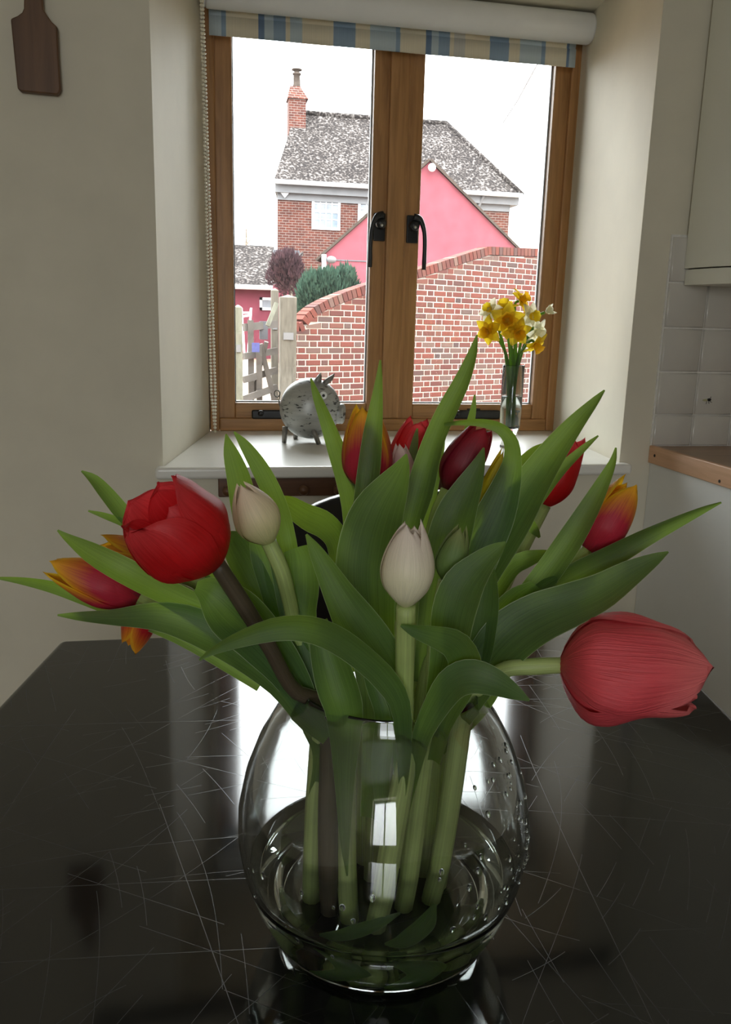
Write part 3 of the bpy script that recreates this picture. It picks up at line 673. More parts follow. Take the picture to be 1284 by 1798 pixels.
o = G().lathe(wp, VO, 72).build('water', 'water', None, True, origin=VO+Vector((0, 0, .0114)))
tag(o, 'clear water half filling the round glass bowl vase', 'water')
rng = random.Random(11); g = G()
def vr(z):
    for (r0, z0), (r1, z1) in zip(outer[1:], outer[2:]):
        if z0 <= z <= z1: return r0+(r1-r0)*(z-z0)/(z1-z0)
    return .1
for k in range(75):                                   # drops clinging to the outside of the glass
    if k < 55: a = rng.gauss(-.55, .28); z = rng.uniform(.075, .165)
    else: a = rng.uniform(-2.6, -.4); z = rng.uniform(.045, .12)
    r = vr(z); d = RH*math.cos(a)+FH*math.sin(a); s = rng.uniform(.0008, .0021)
    nrm = (d+Vector((0, 0, (z-.085)/.085*.8))).normalized(); xa = nrm.cross(Vector((0, 0, 1))).normalized(); ya = nrm.cross(xa)
    g.ell(VO+d*r+Vector((0, 0, z)), s, s*1.25, s*.6, 8, 6, (xa, ya, nrm))
o = g.build('water_drops', 'water', vase, True); o['kind'] = 'stuff'; o['label'] = 'water drops on the glass'

# ------------------------------------------------------------------ tulips
def resolve(p):
    """(x, y, dz, widthpx) pixel point or ('v', r, f, z, width_m) point in the vase"""
    if p[0] == 'v': return VL(p[1], p[2], p[3]), p[4]
    P = Q(p[0], p[1], p[2]); return P, p[3]*zdep(P)/F
def leaf(th, pts, mat='leaf_mid', cup=.22, tilt=0.0, wav=.05, n=22, seed=0, name='leaf'):
    R_ = [resolve(p) for p in pts]
    S = catmull([(*P, w_) for P, w_ in R_], n)
    V_, U_, F_ = [], [], []; m_ = 8
    for i, s in enumerate(S):
        P = Vector(s[:3]); wd = max(s[3], .0012)
        t = (Vector(S[min(i+1, n-1)][:3])-Vector(S[max(i-1, 0)][:3])).normalized()
        v = (P-CAM).normalized(); la = t.cross(v)
        if la.length < 1e-4: la = Vector((1, 0, 0))
        la.normalize(); nn_ = la.cross(t).normalized()            # towards/away from camera
        if nn_.dot(v) > 0: nn_ = -nn_
        tl = tilt if not callable(tilt) else tilt(i/(n-1))
        a_ = la*math.cos(tl)+nn_*math.sin(tl); b_ = -la*math.sin(tl)+nn_*math.cos(tl)
        hw = wd/2/max(.35, math.cos(tl))
        for k in range(m_+1):
            q = -1+2*k/m_
            c_ = cup*(q*q-.35)+wav*q*abs(q)*math.sin(i*.8+seed*1.7)+wav*.6*abs(q)*math.sin(i*.53+seed)
            V_.append(P+a_*(hw*q)+b_*(hw*c_)); U_.append((k/m_, i/(n-1)))
    for i in range(n-1):
        for k in range(m_): a = i*(m_+1)+k; F_.append((a, a+1, a+m_+2, a+m_+1))
    return mesh(name, V_, F_, mat, th, True, U_)
def stem(th, pts, mat='stem_green', rad=.0050, n=26):
    R_ = [resolve(p if p[0] == 'v' else (*p, 0)[:4]) if p[0] != 'v' else (VL(*p[1:4]), 0) for p in pts]
    S = [Vector(s) for s in catmull([tuple(P) for P, _ in R_], n)]
    g = G().tube(S, [rad*(1.0+.06*math.sin(i*.4)+.38*max(0, min(1, (i/n-.45)/.3))) for i in range(n)], 10)
    uv = [((k % 10)/10, (k//10)/n) for k in range(len(g.v))]
    return mesh('stem', g.v, g.f, mat, th, True, uv)
def bloom(th, base, tip, wpx, mat, top=.35, rot=0.0, seed=0, wr=.03, outcurl=0.0, amax=1.12, inner=None, fat=.42, jit=.05, gape=0.0):
    B = Q(*base); T = Q(*tip); A = (T-B); L = A.length; A.normalize()
    R0 = wpx/2*zdep(B.lerp(T, .5))/F
    vv = (B-CAM).normalized(); Xa = (vv-A*vv.dot(A)).normalized(); Ya = A.cross(Xa)
    rn = random.Random(seed*7+3); nu, nv = 12, 20
    for k in range(6):
        inn = k % 2; ph0 = rot+k*math.pi/3+rn.uniform(-.08, .08); Lk = L*(1+rn.uniform(-jit, jit*.4))*(.91 if inn else 1)
        V_, U_, F_ = [], [], []; off = rn.uniform(0, 50); gp = gape*rn.uniform(.3, 1)*(0 if inn else 1)
        for j in range(nv+1):
            s = j/nv
            if s < fat: pr_ = .10+.90*math.sin(s/fat*math.pi/2)**.85
            else:
                q = (s-fat)/(1-fat); pr_ = 1+(top-1)*(q*q*(1.35-.35*q))
            pr_ += outcurl*max(0, s-.8)**1.3*2+gp*s*s
            if s < .5: am = amax*(.72+.28*s/.5)
            else:
                q = (s-.5)/.5; am = amax*max(0.0, 1-q**3.4)**.5
            for i in range(nu+1):
                t = -1+2*i/nu; ph = ph0+t*am
                nz = noise.noise(Vector((t*1.7+off, s*2.6, seed*3.1)))
                r = R0*pr_*((.90 if wr < .06 else .80) if inn else 1.0)*(1-.05*t*t+.035*t)*(1+wr*nz*2)
                r *= 1+.03*math.cos(t*math.pi)*(1 if s > .2 else 0)*-1
                h = Lk*(s**1.08)-.05*L*t*t*s
                V_.append(B+Xa*(r*math.cos(ph))+Ya*(r*math.sin(ph))+A*h); U_.append((i/nu, s))
        for j in range(nv):
            for i in range(nu): a = j*(nu+1)+i; F_.append((a, a+1, a+nu+2, a+nu+1))
        mesh('petal', V_, F_, inner if (inn and inner) else mat, th, True, U_)
TG = 'tulips in the round glass vase'
def tulip(label, foot):
    return empty('tulip', VL(*foot, .0125), label, 'tulip', TG)

# 1 open red tulip, front left
t = tulip('fully open bright red tulip on a dark stem beside the pale bud', (-0.036, -0.024))
bloom(t, (384, 992, -.055), (243, 872, -.075), 178, 'petal_red', top=.74, rot=.25, seed=1, wr=.05, amax=1.15, jit=.10, fat=.5, gape=.04)
stem(t, [(378, 986, -.055), (420, 1050, -.05), (470, 1130, -.045), (515, 1210, -.035), ('v', -.040, -.018, .18), ('v', -0.0380, -0.0210, 0.095), ('v', -0.036, -0.024, .0135)], 'stem_dark', .0050)
leaf(t, [(398, 934, .02, 6), (412, 955, .01, 46), (440, 1005, 0, 56), (475, 1075, -.005, 50), (520, 1160, -.01, 40), (560, 1270, -.01, 26)], 'leaf_mid', .25, .2, seed=2)
leaf(t, [(344, 1030, -.03, 18), (372, 1042, -.035, 62), (410, 1075, -.035, 96), (460, 1125, -.03, 86), (515, 1195, -.025, 60), (560, 1290, -.02, 34)], 'leaf_mid', .3, .1, seed=3)
# 2 flamed tulip far left
t = tulip('red tulip with yellow margins lying under a long leaf tip', (-0.040, 0.004))
bloom(t, (246, 1052, .0), (86, 990, -.01), 82, 'petal_flame', top=.42, rot=3.40, seed=2, jit=.08)
stem(t, [(244, 1052, .0), (300, 1080, .0), (380, 1120, .0), (470, 1180, .0), ('v', -.050, .004, .185), ('v', -0.0450, 0.0040, 0.095), ('v', -0.040, 0.004, .0135)])
leaf(t, [(101, 931, -.03, 3), (120, 946, -.03, 16), (160, 972, -.033, 36), (215, 1002, -.035, 46), (275, 1033, -.03, 46), (330, 1058, -.025, 40), (400, 1090, -.02, 44), (470, 1150, -.015, 44), (545, 1270, -.01, 30)], 'leaf_mid', -.35, .35, seed=4)
leaf(t, [(-12, 1014, .03, 3), (40, 1020, .03, 13), (90, 1030, .025, 21), (140, 1046, .02, 25), (220, 1075, .01, 30), (330, 1120, 0, 34), (460, 1200, 0, 30)], 'leaf_mid', .3, .3, seed=5)
# 3 flamed tulip hidden behind the red one
t = tulip('red and yellow tulip half hidden behind the open red tulip', (-0.026, 0.026))
bloom(t, (318, 1010, .03), (172, 955, .02), 78, 'petal_flame', top=.45, rot=.1, seed=3)
stem(t, [(316, 1009, .03), (380, 1040, .025), (450, 1110, .02), (520, 1200, .015), ('v', -.044, .020, .185), ('v', -0.0350, 0.0230, 0.095), ('v', -0.026, 0.026, .0135)])
leaf(t, [(143, 827, .06, 3), (165, 842, .06, 18), (190, 870, .055, 26), (220, 905, .05, 30), (270, 950, .04, 34), (350, 1020, .03, 36), (450, 1110, .02, 34), (530, 1220, .01, 26)], 'leaf_mid', .25, -.2, seed=6)
leaf(t, [(155, 897, .05, 3), (185, 906, .05, 11), (225, 922, .045, 15), (290, 960, .04, 22), (380, 1030, .03, 28), (480, 1130, .02, 26)], 'leaf_mid', .2, .1, seed=7)
# 4 drooping flamed tulip
t = tulip('drooping orange red tulip peeping out below a broad green leaf', (-0.050, -0.012))
bloom(t, (262, 1042, .012), (226, 1142, .01), 66, 'petal_flame_red', top=.5, rot=.2, seed=4, jit=.1)
stem(t, [(262, 1043, .012), (285, 1030, .014), (330, 1045, .012), (420, 1110, .005), (500, 1190, 0), ('v', -.046, -.008, .185), ('v', -0.0480, -0.0100, 0.095), ('v', -0.050, -0.012, .0135)])
leaf(t, [(101, 1080, -.02, 3), (140, 1082, -.02, 16), (200, 1084, -.025, 28), (270, 1082, -.03, 48), (330, 1094, -.03, 62), (395, 1124, -.03, 66), (450, 1160, -.03, 62), (500, 1205, -.028, 52), (540, 1260, -.025, 42), ('v', -.038, -.03, .17, .012)], 'leaf_mid', .28, .0, seed=8)
# 5 pale closed bud left
t = tulip('closed greenish white tulip bud next to the open red tulip', (-0.022, -0.032))
bloom(t, (474, 955, -.01), (421, 846, -.02), 84, 'petal_blush', top=.16, rot=3.00, seed=5, wr=.015, amax=1.25, jit=.03, fat=.48)
stem(t, [(472, 952, -.01), (494, 1000, -.01), (510, 1060, -.008), (530, 1140, -.005), ('v', -.030, .004, .19), ('v', -0.0260, -0.0140, 0.095), ('v', -0.022, -0.032, .0135)])
leaf(t, [(397, 762, .05, 3), (406, 795, .05, 26), (420, 840, .045, 42), (432, 895, .04, 48), (448, 960, .03, 46), (480, 1060, .02, 42), (530, 1170, .01, 36), (575, 1280, .0, 24)], 'leaf_mid', .25, .3, seed=9)
leaf(t, [(411, 758, .04, 3), (432, 784, .04, 20), (460, 828, .035, 32), (485, 880, .03, 34), (500, 930, .025, 34), (512, 1000, .02, 36), (535, 1100, .01, 36), (570, 1230, 0, 26)], 'leaf_mid', .22, .15, seed=10)
leaf(t, [(446, 948, .0, 18), (458, 975, .0, 36), (472, 1020, -.002, 38), (492, 1080, -.005, 40), (525, 1170, -.01, 34), (565, 1280, -.01, 22)], 'leaf_mid', .2, .1, seed=11)
leaf(t, [(476, 955, -.004, 14), (490, 990, -.004, 30), (500, 1040, -.006, 32), (515, 1100, -.008, 34), (545, 1200, -.012, 28)], 'leaf_mid', .2, .25, seed=12)
# 6 tall flamed tulip centre
t = tulip('tall crimson tulip with orange yellow tip in front of the window mullion', (-0.012, 0.032))
bloom(t, (650, 868, .10), (640, 708, .10), 92, 'petal_flame', top=.38, rot=2.95, seed=6, jit=.05)
stem(t, [(650, 866, .10), (648, 940, .08), (640, 1040, .06), (635, 1140, .045), ('v', -.014, .032, .19), ('v', -0.0130, 0.0320, 0.095), ('v', -0.012, 0.032, .0135)])
leaf(t, [(546, 664, .12, 3), (556, 694, .12, 14), (572, 735, .115, 23), (590, 785, .11, 31), (608, 838, .10, 36), (620, 890, .09, 38), (628, 960, .075, 44), (632, 1060, .05, 46), (630, 1180, .03, 36)], 'leaf_mid', .3, .3, seed=13)
leaf(t, [(668, 632, .075, 3), (666, 665, .075, 12), (661, 715, .073, 24), (655, 765, .07, 34), (650, 815, .068, 40), (644, 865, .065, 40), (640, 930, .06, 44), (640, 1050, .045, 42)], 'leaf_mid', .35, .2, seed=14)
# 7 red tulip behind
t = tulip('small scarlet tulip leaning behind the tall leaning leaf', (0.002, 0.040))
bloom(t, (704, 832, .15), (740, 726, .15), 66, 'petal_red', top=.55, rot=3.30, seed=7, jit=.1)
stem(t, [(705, 830, .15), (700, 900, .12), (690, 1000, .09), (685, 1120, .06), ('v', .0, .040, .19), ('v', 0.0010, 0.0400, 0.095), ('v', 0.002, 0.040, .0135)])
leaf(t, [(838, 588, .09, 3), (830, 622, .09, 17), (812, 670, .088, 28), (786, 722, .085, 35), (765, 770, .08, 38), (750, 820, .075, 44), (738, 868, .07, 46), (724, 920, .065, 38), (712, 990, .06, 36), (700, 1090, .04, 34)], 'leaf_mid', .4, .35, seed=15)
leaf(t, [(733, 752, .13, 3), (729, 775, .13, 12), (723, 810, .128, 18), (715, 860, .12, 22), (705, 940, .1, 24)], 'leaf_mid', .2, 0, seed=16)
leaf(t, [(488, 871, .10, 5), (508, 886, .10, 34), (540, 906, .095, 44), (572, 922, .085, 46), (594, 950, .07, 44), (606, 1000, .055, 42), (620, 1090, .04, 38)], 'leaf_gloss', .30, .35, .10, seed=17)
# 8 pale pink
t = tulip('pale pink tulip tip showing between the flamed tulip and tall leaf', (-0.006, 0.012))
bloom(t, (714, 870, .115), (703, 778, .115), 46, 'petal_pink', top=.4, rot=3.00, seed=8)
stem(t, [(714, 868, .115), (712, 940, .10), (700, 1050, .075), ('v', -.004, .05, .19), ('v', -0.0050, 0.0310, 0.095), ('v', -0.006, 0.012, .0135)])
# 9 crimson
t = tulip('dark crimson tulip under the arching leaf near the daffodil vase', (0.014, 0.030))
bloom(t, (784, 862, .09), (854, 744, .09), 76, 'petal_crimson', top=.50, rot=3.30, seed=9, jit=.07)
stem(t, [(785, 860, .09), (765, 910, .085), (745, 1000, .07), (730, 1110, .05), ('v', .018, .034, .19), ('v', 0.0160, 0.0320, 0.095), ('v', 0.014, 0.030, .0135)])
leaf(t, [(780, 745, .07, 5), (808, 742, .07, 9), (845, 742, .07, 14), (878, 752, .068, 20), (897, 775, .065, 25), (900, 808, .06, 32), (890, 850, .058, 50), (872, 900, .055, 68), (848, 955, .05, 74), (822, 1020, .04, 70), (790, 1110, .025, 54)], 'leaf_mid', .25, lambda s: .75*(1-min(1, s/.45)), .03, n=30, seed=18)
leaf(t, [(779, 752, .10, 3), (774, 780, .10, 15), (765, 825, .098, 20), (756, 875, .095, 22), (748, 940, .085, 24), (735, 1040, .065, 26)], 'leaf_mid', .3, 0, seed=19)
leaf(t, [(834, 693, .12, 3), (831, 720, .12, 11), (824, 752, .118, 16), (812, 800, .11, 20), (790, 880, .10, 24)], 'leaf_mid', .2, 0, seed=20)
# 10 yellow bud
t = tulip('slim yellow tulip bud half wrapped by an arching leaf', (0.020, 0.010))
bloom(t, (842, 920, .075), (886, 788, .075), 40, 'petal_yellow', top=.25, rot=3.10, seed=10)
stem(t, [(843, 918, .075), (825, 980, .07), (795, 1070, .055), ('v', .028, .022, .19), ('v', 0.0240, 0.0160, 0.095), ('v', 0.020, 0.010, .0135)])
leaf(t, [(850, 786, .055, 3), (842, 812, .055, 22), (826, 850, .052, 46), (806, 895, .05, 66), (792, 940, .045, 76), (780, 1000, .04, 74), (765, 1090, .03, 60), (745, 1200, .02, 40)], 'leaf_mid', .3, .25, seed=21)
# 11 red right
t = tulip('deep red tulip behind the leaves beside the sill end', (0.032, 0.020))
bloom(t, (956, 890, .12), (1010, 764, .12), 70, 'petal_red', top=.62, rot=3.20, seed=11, jit=.06)
stem(t, [(957, 888, .12), (935, 930, .11), (905, 990, .09), (868, 1070, .065), (830, 1160, .04), ('v', .038, .018, .19), ('v', 0.0350, 0.0190, 0.095), ('v', 0.032, 0.020, .0135)])
leaf(t, [(1062, 685, .07, 3), (1042, 708, .07, 17), (1010, 745, .068, 32), (972, 795, .065, 48), (935, 850, .06, 64), (900, 908, .055, 76), (866, 962, .05, 80), (830, 1030, .04, 74), (790, 1130, .025, 56)], 'leaf_mid', .35, .3, seed=22)
leaf(t, [(1051, 765, .08, 3), (1025, 787, .08, 12), (985, 825, .078, 20), (945, 872, .072, 28), (905, 925, .066, 36), (860, 1000, .05, 40)], 'leaf_mid', .3, .2, seed=23)
leaf(t, [(958, 778, .10, 4), (938, 797, .10, 24), (908, 835, .095, 38), (880, 885, .09, 48), (850, 950, .08, 50)], 'leaf_mid', .3, 0, seed=24)
leaf(t, [(948, 944, .10, 4), (938, 930, .10, 17), (922, 912, .10, 18), (905, 930, .095, 14), (885, 990, .085, 16)], 'leaf_mid', .2, 0, seed=25)
# 12 flamed right
t = tulip('purple red tulip with bright yellow petal tips leaning over the sill end', (0.042, 0.006))
bloom(t, (1030, 968, .05), (1116, 840, .05), 84, 'petal_flame', top=.42, rot=3.60, seed=12, jit=.06)
stem(t, [(1031, 966, .05), (1005, 995, .045), (960, 1040, .035), (890, 1110, .02), (840, 1190, .01), ('v', .050, .004, .19), ('v', 0.0460, 0.0050, 0.095), ('v', 0.042, 0.006, .0135)])
leaf(t, [(1082, 786, .03, 3), (1076, 812, .03, 13), (1058, 850, .03, 25), (1034, 895, .028, 37), (1006, 942, .026, 44), (974, 990, .024, 46), (930, 1050, .02, 48), (870, 1140, .01, 44)], 'leaf_mid', .35, .2, seed=26)
leaf(t, [(1267, 882, .02, 3), (1235, 895, .02, 12), (1185, 918, .02, 22), (1130, 945, .02, 32), (1070, 978, .02, 40), (1010, 1008, .018, 42), (950, 1045, .015, 46), (880, 1120, .008, 44), (830, 1210, 0, 34)], 'leaf_mid', -.40, .3, seed=27)
leaf(t, [(967, 968, .06, 4), (948, 975, .06, 20), (922, 984, .058, 30), (895, 1000, .055, 34), (860, 1050, .045, 36)], 'leaf_mid', .3, .3, seed=28)
# 13 white front bud
t = tulip('creamy white closed tulip standing in front of the broad leaf', (-0.004, -0.038))
bloom(t, (712, 1066, -.08), (722, 912, -.08), 96, 'petal_white', top=.36, rot=2.72, seed=13, wr=.012, amax=1.18, jit=.04, fat=.46)
stem(t, [(713, 1064, -.08), (712, 1130, -.072), (711, 1210, -.062), (712, 1290, -.055), ('v', .012, -.046, .165), ('v', 0.0040, -0.0420, 0.095), ('v', -0.004, -0.038, .0135)], rad=.0056)
leaf(t, [(714, 797, .02, 3), (706, 822, .02, 32), (690, 855, .02, 62), (667, 900, .02, 92), (652, 950, .02, 108), (645, 1005, .018, 108), (648, 1060, .014, 96), (655, 1130, .006, 80), (662, 1210, -.002, 64), (660, 1300, -.01, 46), ('v', -.01, -.012, .1, .012)], 'leaf_mid', .26, .28, .04, n=28, seed=29)
leaf(t, [(538, 938, -.04, 4), (552, 962, -.04, 22), (572, 998, -.042, 38), (596, 1042, -.045, 56), (625, 1090, -.048, 76), (658, 1138, -.05, 80), (690, 1190, -.052, 64), (706, 1250, -.054, 42), ('v', .008, -.049, .165, .009), ('v', .007, -.044, .12, .001)], 'leaf_mid', .3, .15, .04, n=26, seed=30)
# 14 green bud
t = tulip('unopened green tulip bud close to the creamy white tulip', (0.016, -0.018))
bloom(t, (782, 1022, -.03), (812, 920, -.03), 58, 'petal_green', top=.28, rot=3.00, seed=14, wr=.012)
stem(t, [(783, 1020, -.03), (770, 1090, -.03), (760, 1180, -.03), (755, 1270, -.028), ('v', .026, -.024, .165), ('v', 0.0210, -0.0210, 0.095), ('v', 0.016, -0.018, .0135)])
leaf(t, [(888, 952, -.05, 4), (872, 966, -.05, 26), (846, 990, -.052, 48), (816, 1026, -.055, 72), (798, 1075, -.056, 76), (790, 1130, -.056, 66), (775, 1200, -.054, 46), (755, 1290, -.05, 28)], 'leaf_mid', .3, .2, seed=31)
leaf(t, [(862, 985, -.01, 8), (858, 1030, -.012, 36), (852, 1090, -.014, 46), (842, 1150, -.016, 44), (815, 1240, -.018, 32)], 'leaf_mid', .25, .35, seed=32)
leaf(t, [(704, 1098, -.085, 5), (730, 1108, -.085, 24), (765, 1118, -.083, 38), (800, 1132, -.08, 54), (818, 1165, -.075, 58), (806, 1210, -.07, 50), (780, 1270, -.06, 32), ('v', .03, -.04, .16, .008)], 'leaf_mid', .35, .2, .12, seed=33)
# 15 large fallen tulip right
t = tulip('big faded red tulip hanging out sideways over the table corner', (0.036, -0.010))
bloom(t, (982, 1168, -.03), (1238, 1186, -.045), 196, 'petal_faded_red', top=.60, rot=.85, seed=15, wr=.09, amax=1.2, jit=.07, fat=.30)
stem(t, [(986, 1168, -.03), (940, 1170, -.03), (885, 1176, -.028), (845, 1205, -.022), ('v', .052, -.012, .185), ('v', 0.0440, -0.0110, 0.095), ('v', 0.036, -0.010, .0135)], rad=.0052)
leaf(t, [(1174, 969, -.01, 3), (1150, 982, -.01, 22), (1105, 1008, -.012, 46), (1055, 1040, -.014, 64), (1000, 1064, -.016, 76), (945, 1086, -.018, 88), (895, 1120, -.02, 92), (850, 1175, -.02, 76), (805, 1260, -.02, 46)], 'leaf_mid', .28, .2, .04, n=26, seed=34)
leaf(t, [(944, 1030, .01, 30), (920, 1062, .01, 76), (890, 1112, .008, 96), (855, 1170, .004, 88), (820, 1245, 0, 64), ('v', .035, -.002, .15, .016)], 'leaf_mid', .25, .1, seed=35)
leaf(t, [(930, 1230, -.09, 3), (905, 1216, -.09, 26), (868, 1198, -.09, 48), (828, 1188, -.088, 60), (795, 1200, -.085, 58), (768, 1238, -.078, 46), (742, 1290, -.07, 34), ('v', .018, -.051, .165, .008), ('v', .014, -.042, .12, .001)], 'leaf_mid', .2, .1, .10, n=26, seed=36)
# leaves belonging to the front stems
t13 = [o for o in bpy.data.objects if o.get('label', '').startswith('creamy white closed tulip')][0]
t5 = [o for o in bpy.data.objects if o.get('label', '').startswith('closed greenish white')][0]
leaf(t5, [(350, 1159, -.10, 3), (375, 1142, -.10, 14), (420, 1122, -.10, 27), (480, 1104, -.098, 41), (535, 1102, -.095, 47), (585, 1118, -.09, 47), (635, 1152, -.085, 46), (680, 1196, -.08, 44), (706, 1248, -.074, 34), ('v', .010, -.055, .165, .008), ('v', .010, -.047, .125, .001)], 'leaf_mid', .35, lambda s: .5-.3*s, .05, n=28, seed=37)
leaf(t5, [(520, 962, .0, 44), (527, 985, .0, 58), (530, 1030, -.002, 62), (528, 1080, -.006, 56), (540, 1150, -.012, 52), (570, 1240, -.02, 40), ('v', -.03, -.02, .16, .012)], 'leaf_mid', .28, .1, .03, seed=38)
leaf(t13, [(560, 1090, -.045, 30), (572, 1140, -.048, 56), (590, 1200, -.052, 72), (606, 1260, -.054, 66), ('v', -.027, -.043, .15, .014), ('v', -.026, -.037, .10, .007), ('v', -.024, -.034, .07, .001)], 'leaf_mid', -.5, .0, .02, seed=39)
leaf(t13, [(645, 1150, -.035, 30), (665, 1200, -.04, 46), (682, 1260, -.045, 48), ('v', -.004, -.042, .155, .012), ('v', .0, -.040, .10, .006), ('v', -.002, -.039, .07, .001)], 'leaf_mid', -.5, .0, .02, seed=40)
leaf(t5, [(505, 1130, .0, 36), (530, 1200, .0, 46), (550, 1270, -.005, 44), ('v', -.042, -.02, .15, .014), ('v', -.05, -.01, .10, .009)], 'leaf_mid', .3, .0, .02, seed=41)
leaf(t13, [('v', .002, -.056, .017, .002), ('v', .014, -.054, .020, .012), ('v', .028, -.046, .030, .014), ('v', .036, -.036, .044, .003)], 'leaf_mid', .4, .3, .05, seed=43)
leaf(t13, [('v', -.042, -.05, .018, .002), ('v', -.028, -.052, .022, .010), ('v', -.008, -.05, .032, .011), ('v', .012, -.044, .042, .002)], 'leaf_mid', .3, .2, .05, seed=42)

# ------------------------------------------------------------------ pig on the sill
pb = onz(548, 776, SILL); PS = zdep(pb)/F
PG = lambda dx, dy, dz=0: ony(545+dx, 718+dy, pb.y+dz)
pig = empty('pig_ornament', (pb.x, pb.y, SILL), 'round speckled grey metal pig ornament standing on the sill', 'ornament')
R_ = 55*PS
pc = ony(545, 717, pb.y)
G().ell(pc, R_*.97, R_*.80, R_*.96, 28, 18).build('body', 'pig_metal', pig, True)
sn = ony(592, 726, pb.y-.01); sd = Vector((1, -.35, -.05)).normalized(); sy_ = Vector((0, 0, 1)); sx2 = sy_.cross(sd).normalized(); sy_ = sd.cross(sx2)
o = G().lathe([(.030, -.05), (.027, .0), (.026, .016), (.023, .019), (0, .019)], sn, 18, (sx2, sy_, sd)).build('snout', 'pig_metal', pig, True)
g = G()
for q in (-.009, .009): g.ell(sn+sd*.0195+sx2*q, .004, .005, .001, 8, 6, (sx2, sy_, sd))
g.build('nostril', 'hole_dark', o, True)
def blade(pts, w_, dep=.003):
    S = [Vector(p) for p in catmull([tuple(p) for p in pts], 9)]; V_ = []; F_ = []
    for i, p in enumerate(S):
        t_ = i/8; hw = w_*math.sin(math.pi*(.12+.88*t_))**.8
        for q in (-1, -.5, 0, .5, 1): V_.append(p+Vector((q*hw, -dep*(1-q*q)*2, 0)))
    for i in range(8):
        for k in range(4): a = i*5+k; F_.append((a, a+1, a+6, a+5))
    return V_, F_
for pts in ([(552, 690), (557, 672), (563, 654)], [(570, 676), (577, 667), (587, 656)]):
    V_, F_ = blade([ony(x, y, pb.y-.02) for x, y in pts], .011)
    o = mesh('ear', V_, F_, 'pig_dark', pig, True); md = o.modifiers.new('s', 'SOLIDIFY'); md.thickness = .002
ey = ony(569, 695, pb.y-.07)
e_ = G().ell(ey+Vector((0, .012, 0)), .010, .006, .010, 14, 8).build('eye', 'vinyl_white', pig, True)
G().ell(ey+Vector((0, .007, 0)), .004, .003, .004, 10, 6).build('pupil', 'black_iron', e_, True)
for (x0, y0, x1, y1, dy) in ((501, 757, 499, 779, -.02), (520, 762, 519, 772, .05), (549, 764, 560, 785, -.045), (572, 758, 582, 776, .035)):
    a = ony(x0, y0, pb.y+dy); b_ = ony(x1, y1, pb.y+dy); b_.z = SILL+.001; a.z = pc.z-R_*.55
    G().tube([a, b_], [.0075, .006], 10).build('leg', 'pig_dark', pig, True)
tp = [ony(494, 712, pb.y), ony(489, 703, pb.y), ony(488, 693, pb.y)]
c_ = ony(486.5, 691, pb.y); pts = [ony(496, 722, pb.y), ony(490, 708, pb.y)]
for k in range(15): a = k/14*2.3*math.pi; pts.append(c_+Vector((math.cos(a)*.007, -.008+.001*k, math.sin(a)*.009)))
G().tube([Vector(p) for p in catmull([tuple(p) for p in pts], 40)], .0016, 6).build('tail', 'pig_dark', pig, True)

# ------------------------------------------------------------------ daffodils in a slim vase
db = onz(893, 786, SILL); dsc = zdep(db)/F
dv = empty('bud_vase', (db.x, db.y, SILL), 'slim clear glass vase of daffodils on the sill', 'vase')
zt = ony(901, 641, db.y).z-SILL; zi = ony(897, 747, db.y).z-SILL; zw = ony(898, 696, db.y).z-SILL
r0 = 19*dsc
po = [(0, 0), (r0*.80, 0), (r0*.84, .004), (r0*.62, .018), (r0*.60, zi*.45), (r0*.80, zi*.8), (r0*.92, zi), (r0*.97, zi*1.6), (r0, zt-.001), (r0-.0006, zt)]
pi_ = [(r0-.0016, zt), (r0-.002, zt-.002), (r0*.97-.002, zi*1.6), (r0*.92-.002, zi+.004), (r0*.7, zi*.92), (0, zi*.86)]
G().lathe(po+pi_, (db.x, db.y, SILL), 36).build('glass', 'vase_glass', dv, True)
o = G().lathe([(0, zi*.86+.0003), (r0*.7, zi*.92+.0003), (r0*.92-.0018, zi+.004), (r0*.965-.0018, zi*1.6), (r0*.975-.0018, zw), (0, zw-.0006)], (db.x, db.y, SILL), 36).build('water', 'water', None, True)
tag(o, 'clear water in the slim daffodil vase', 'water')
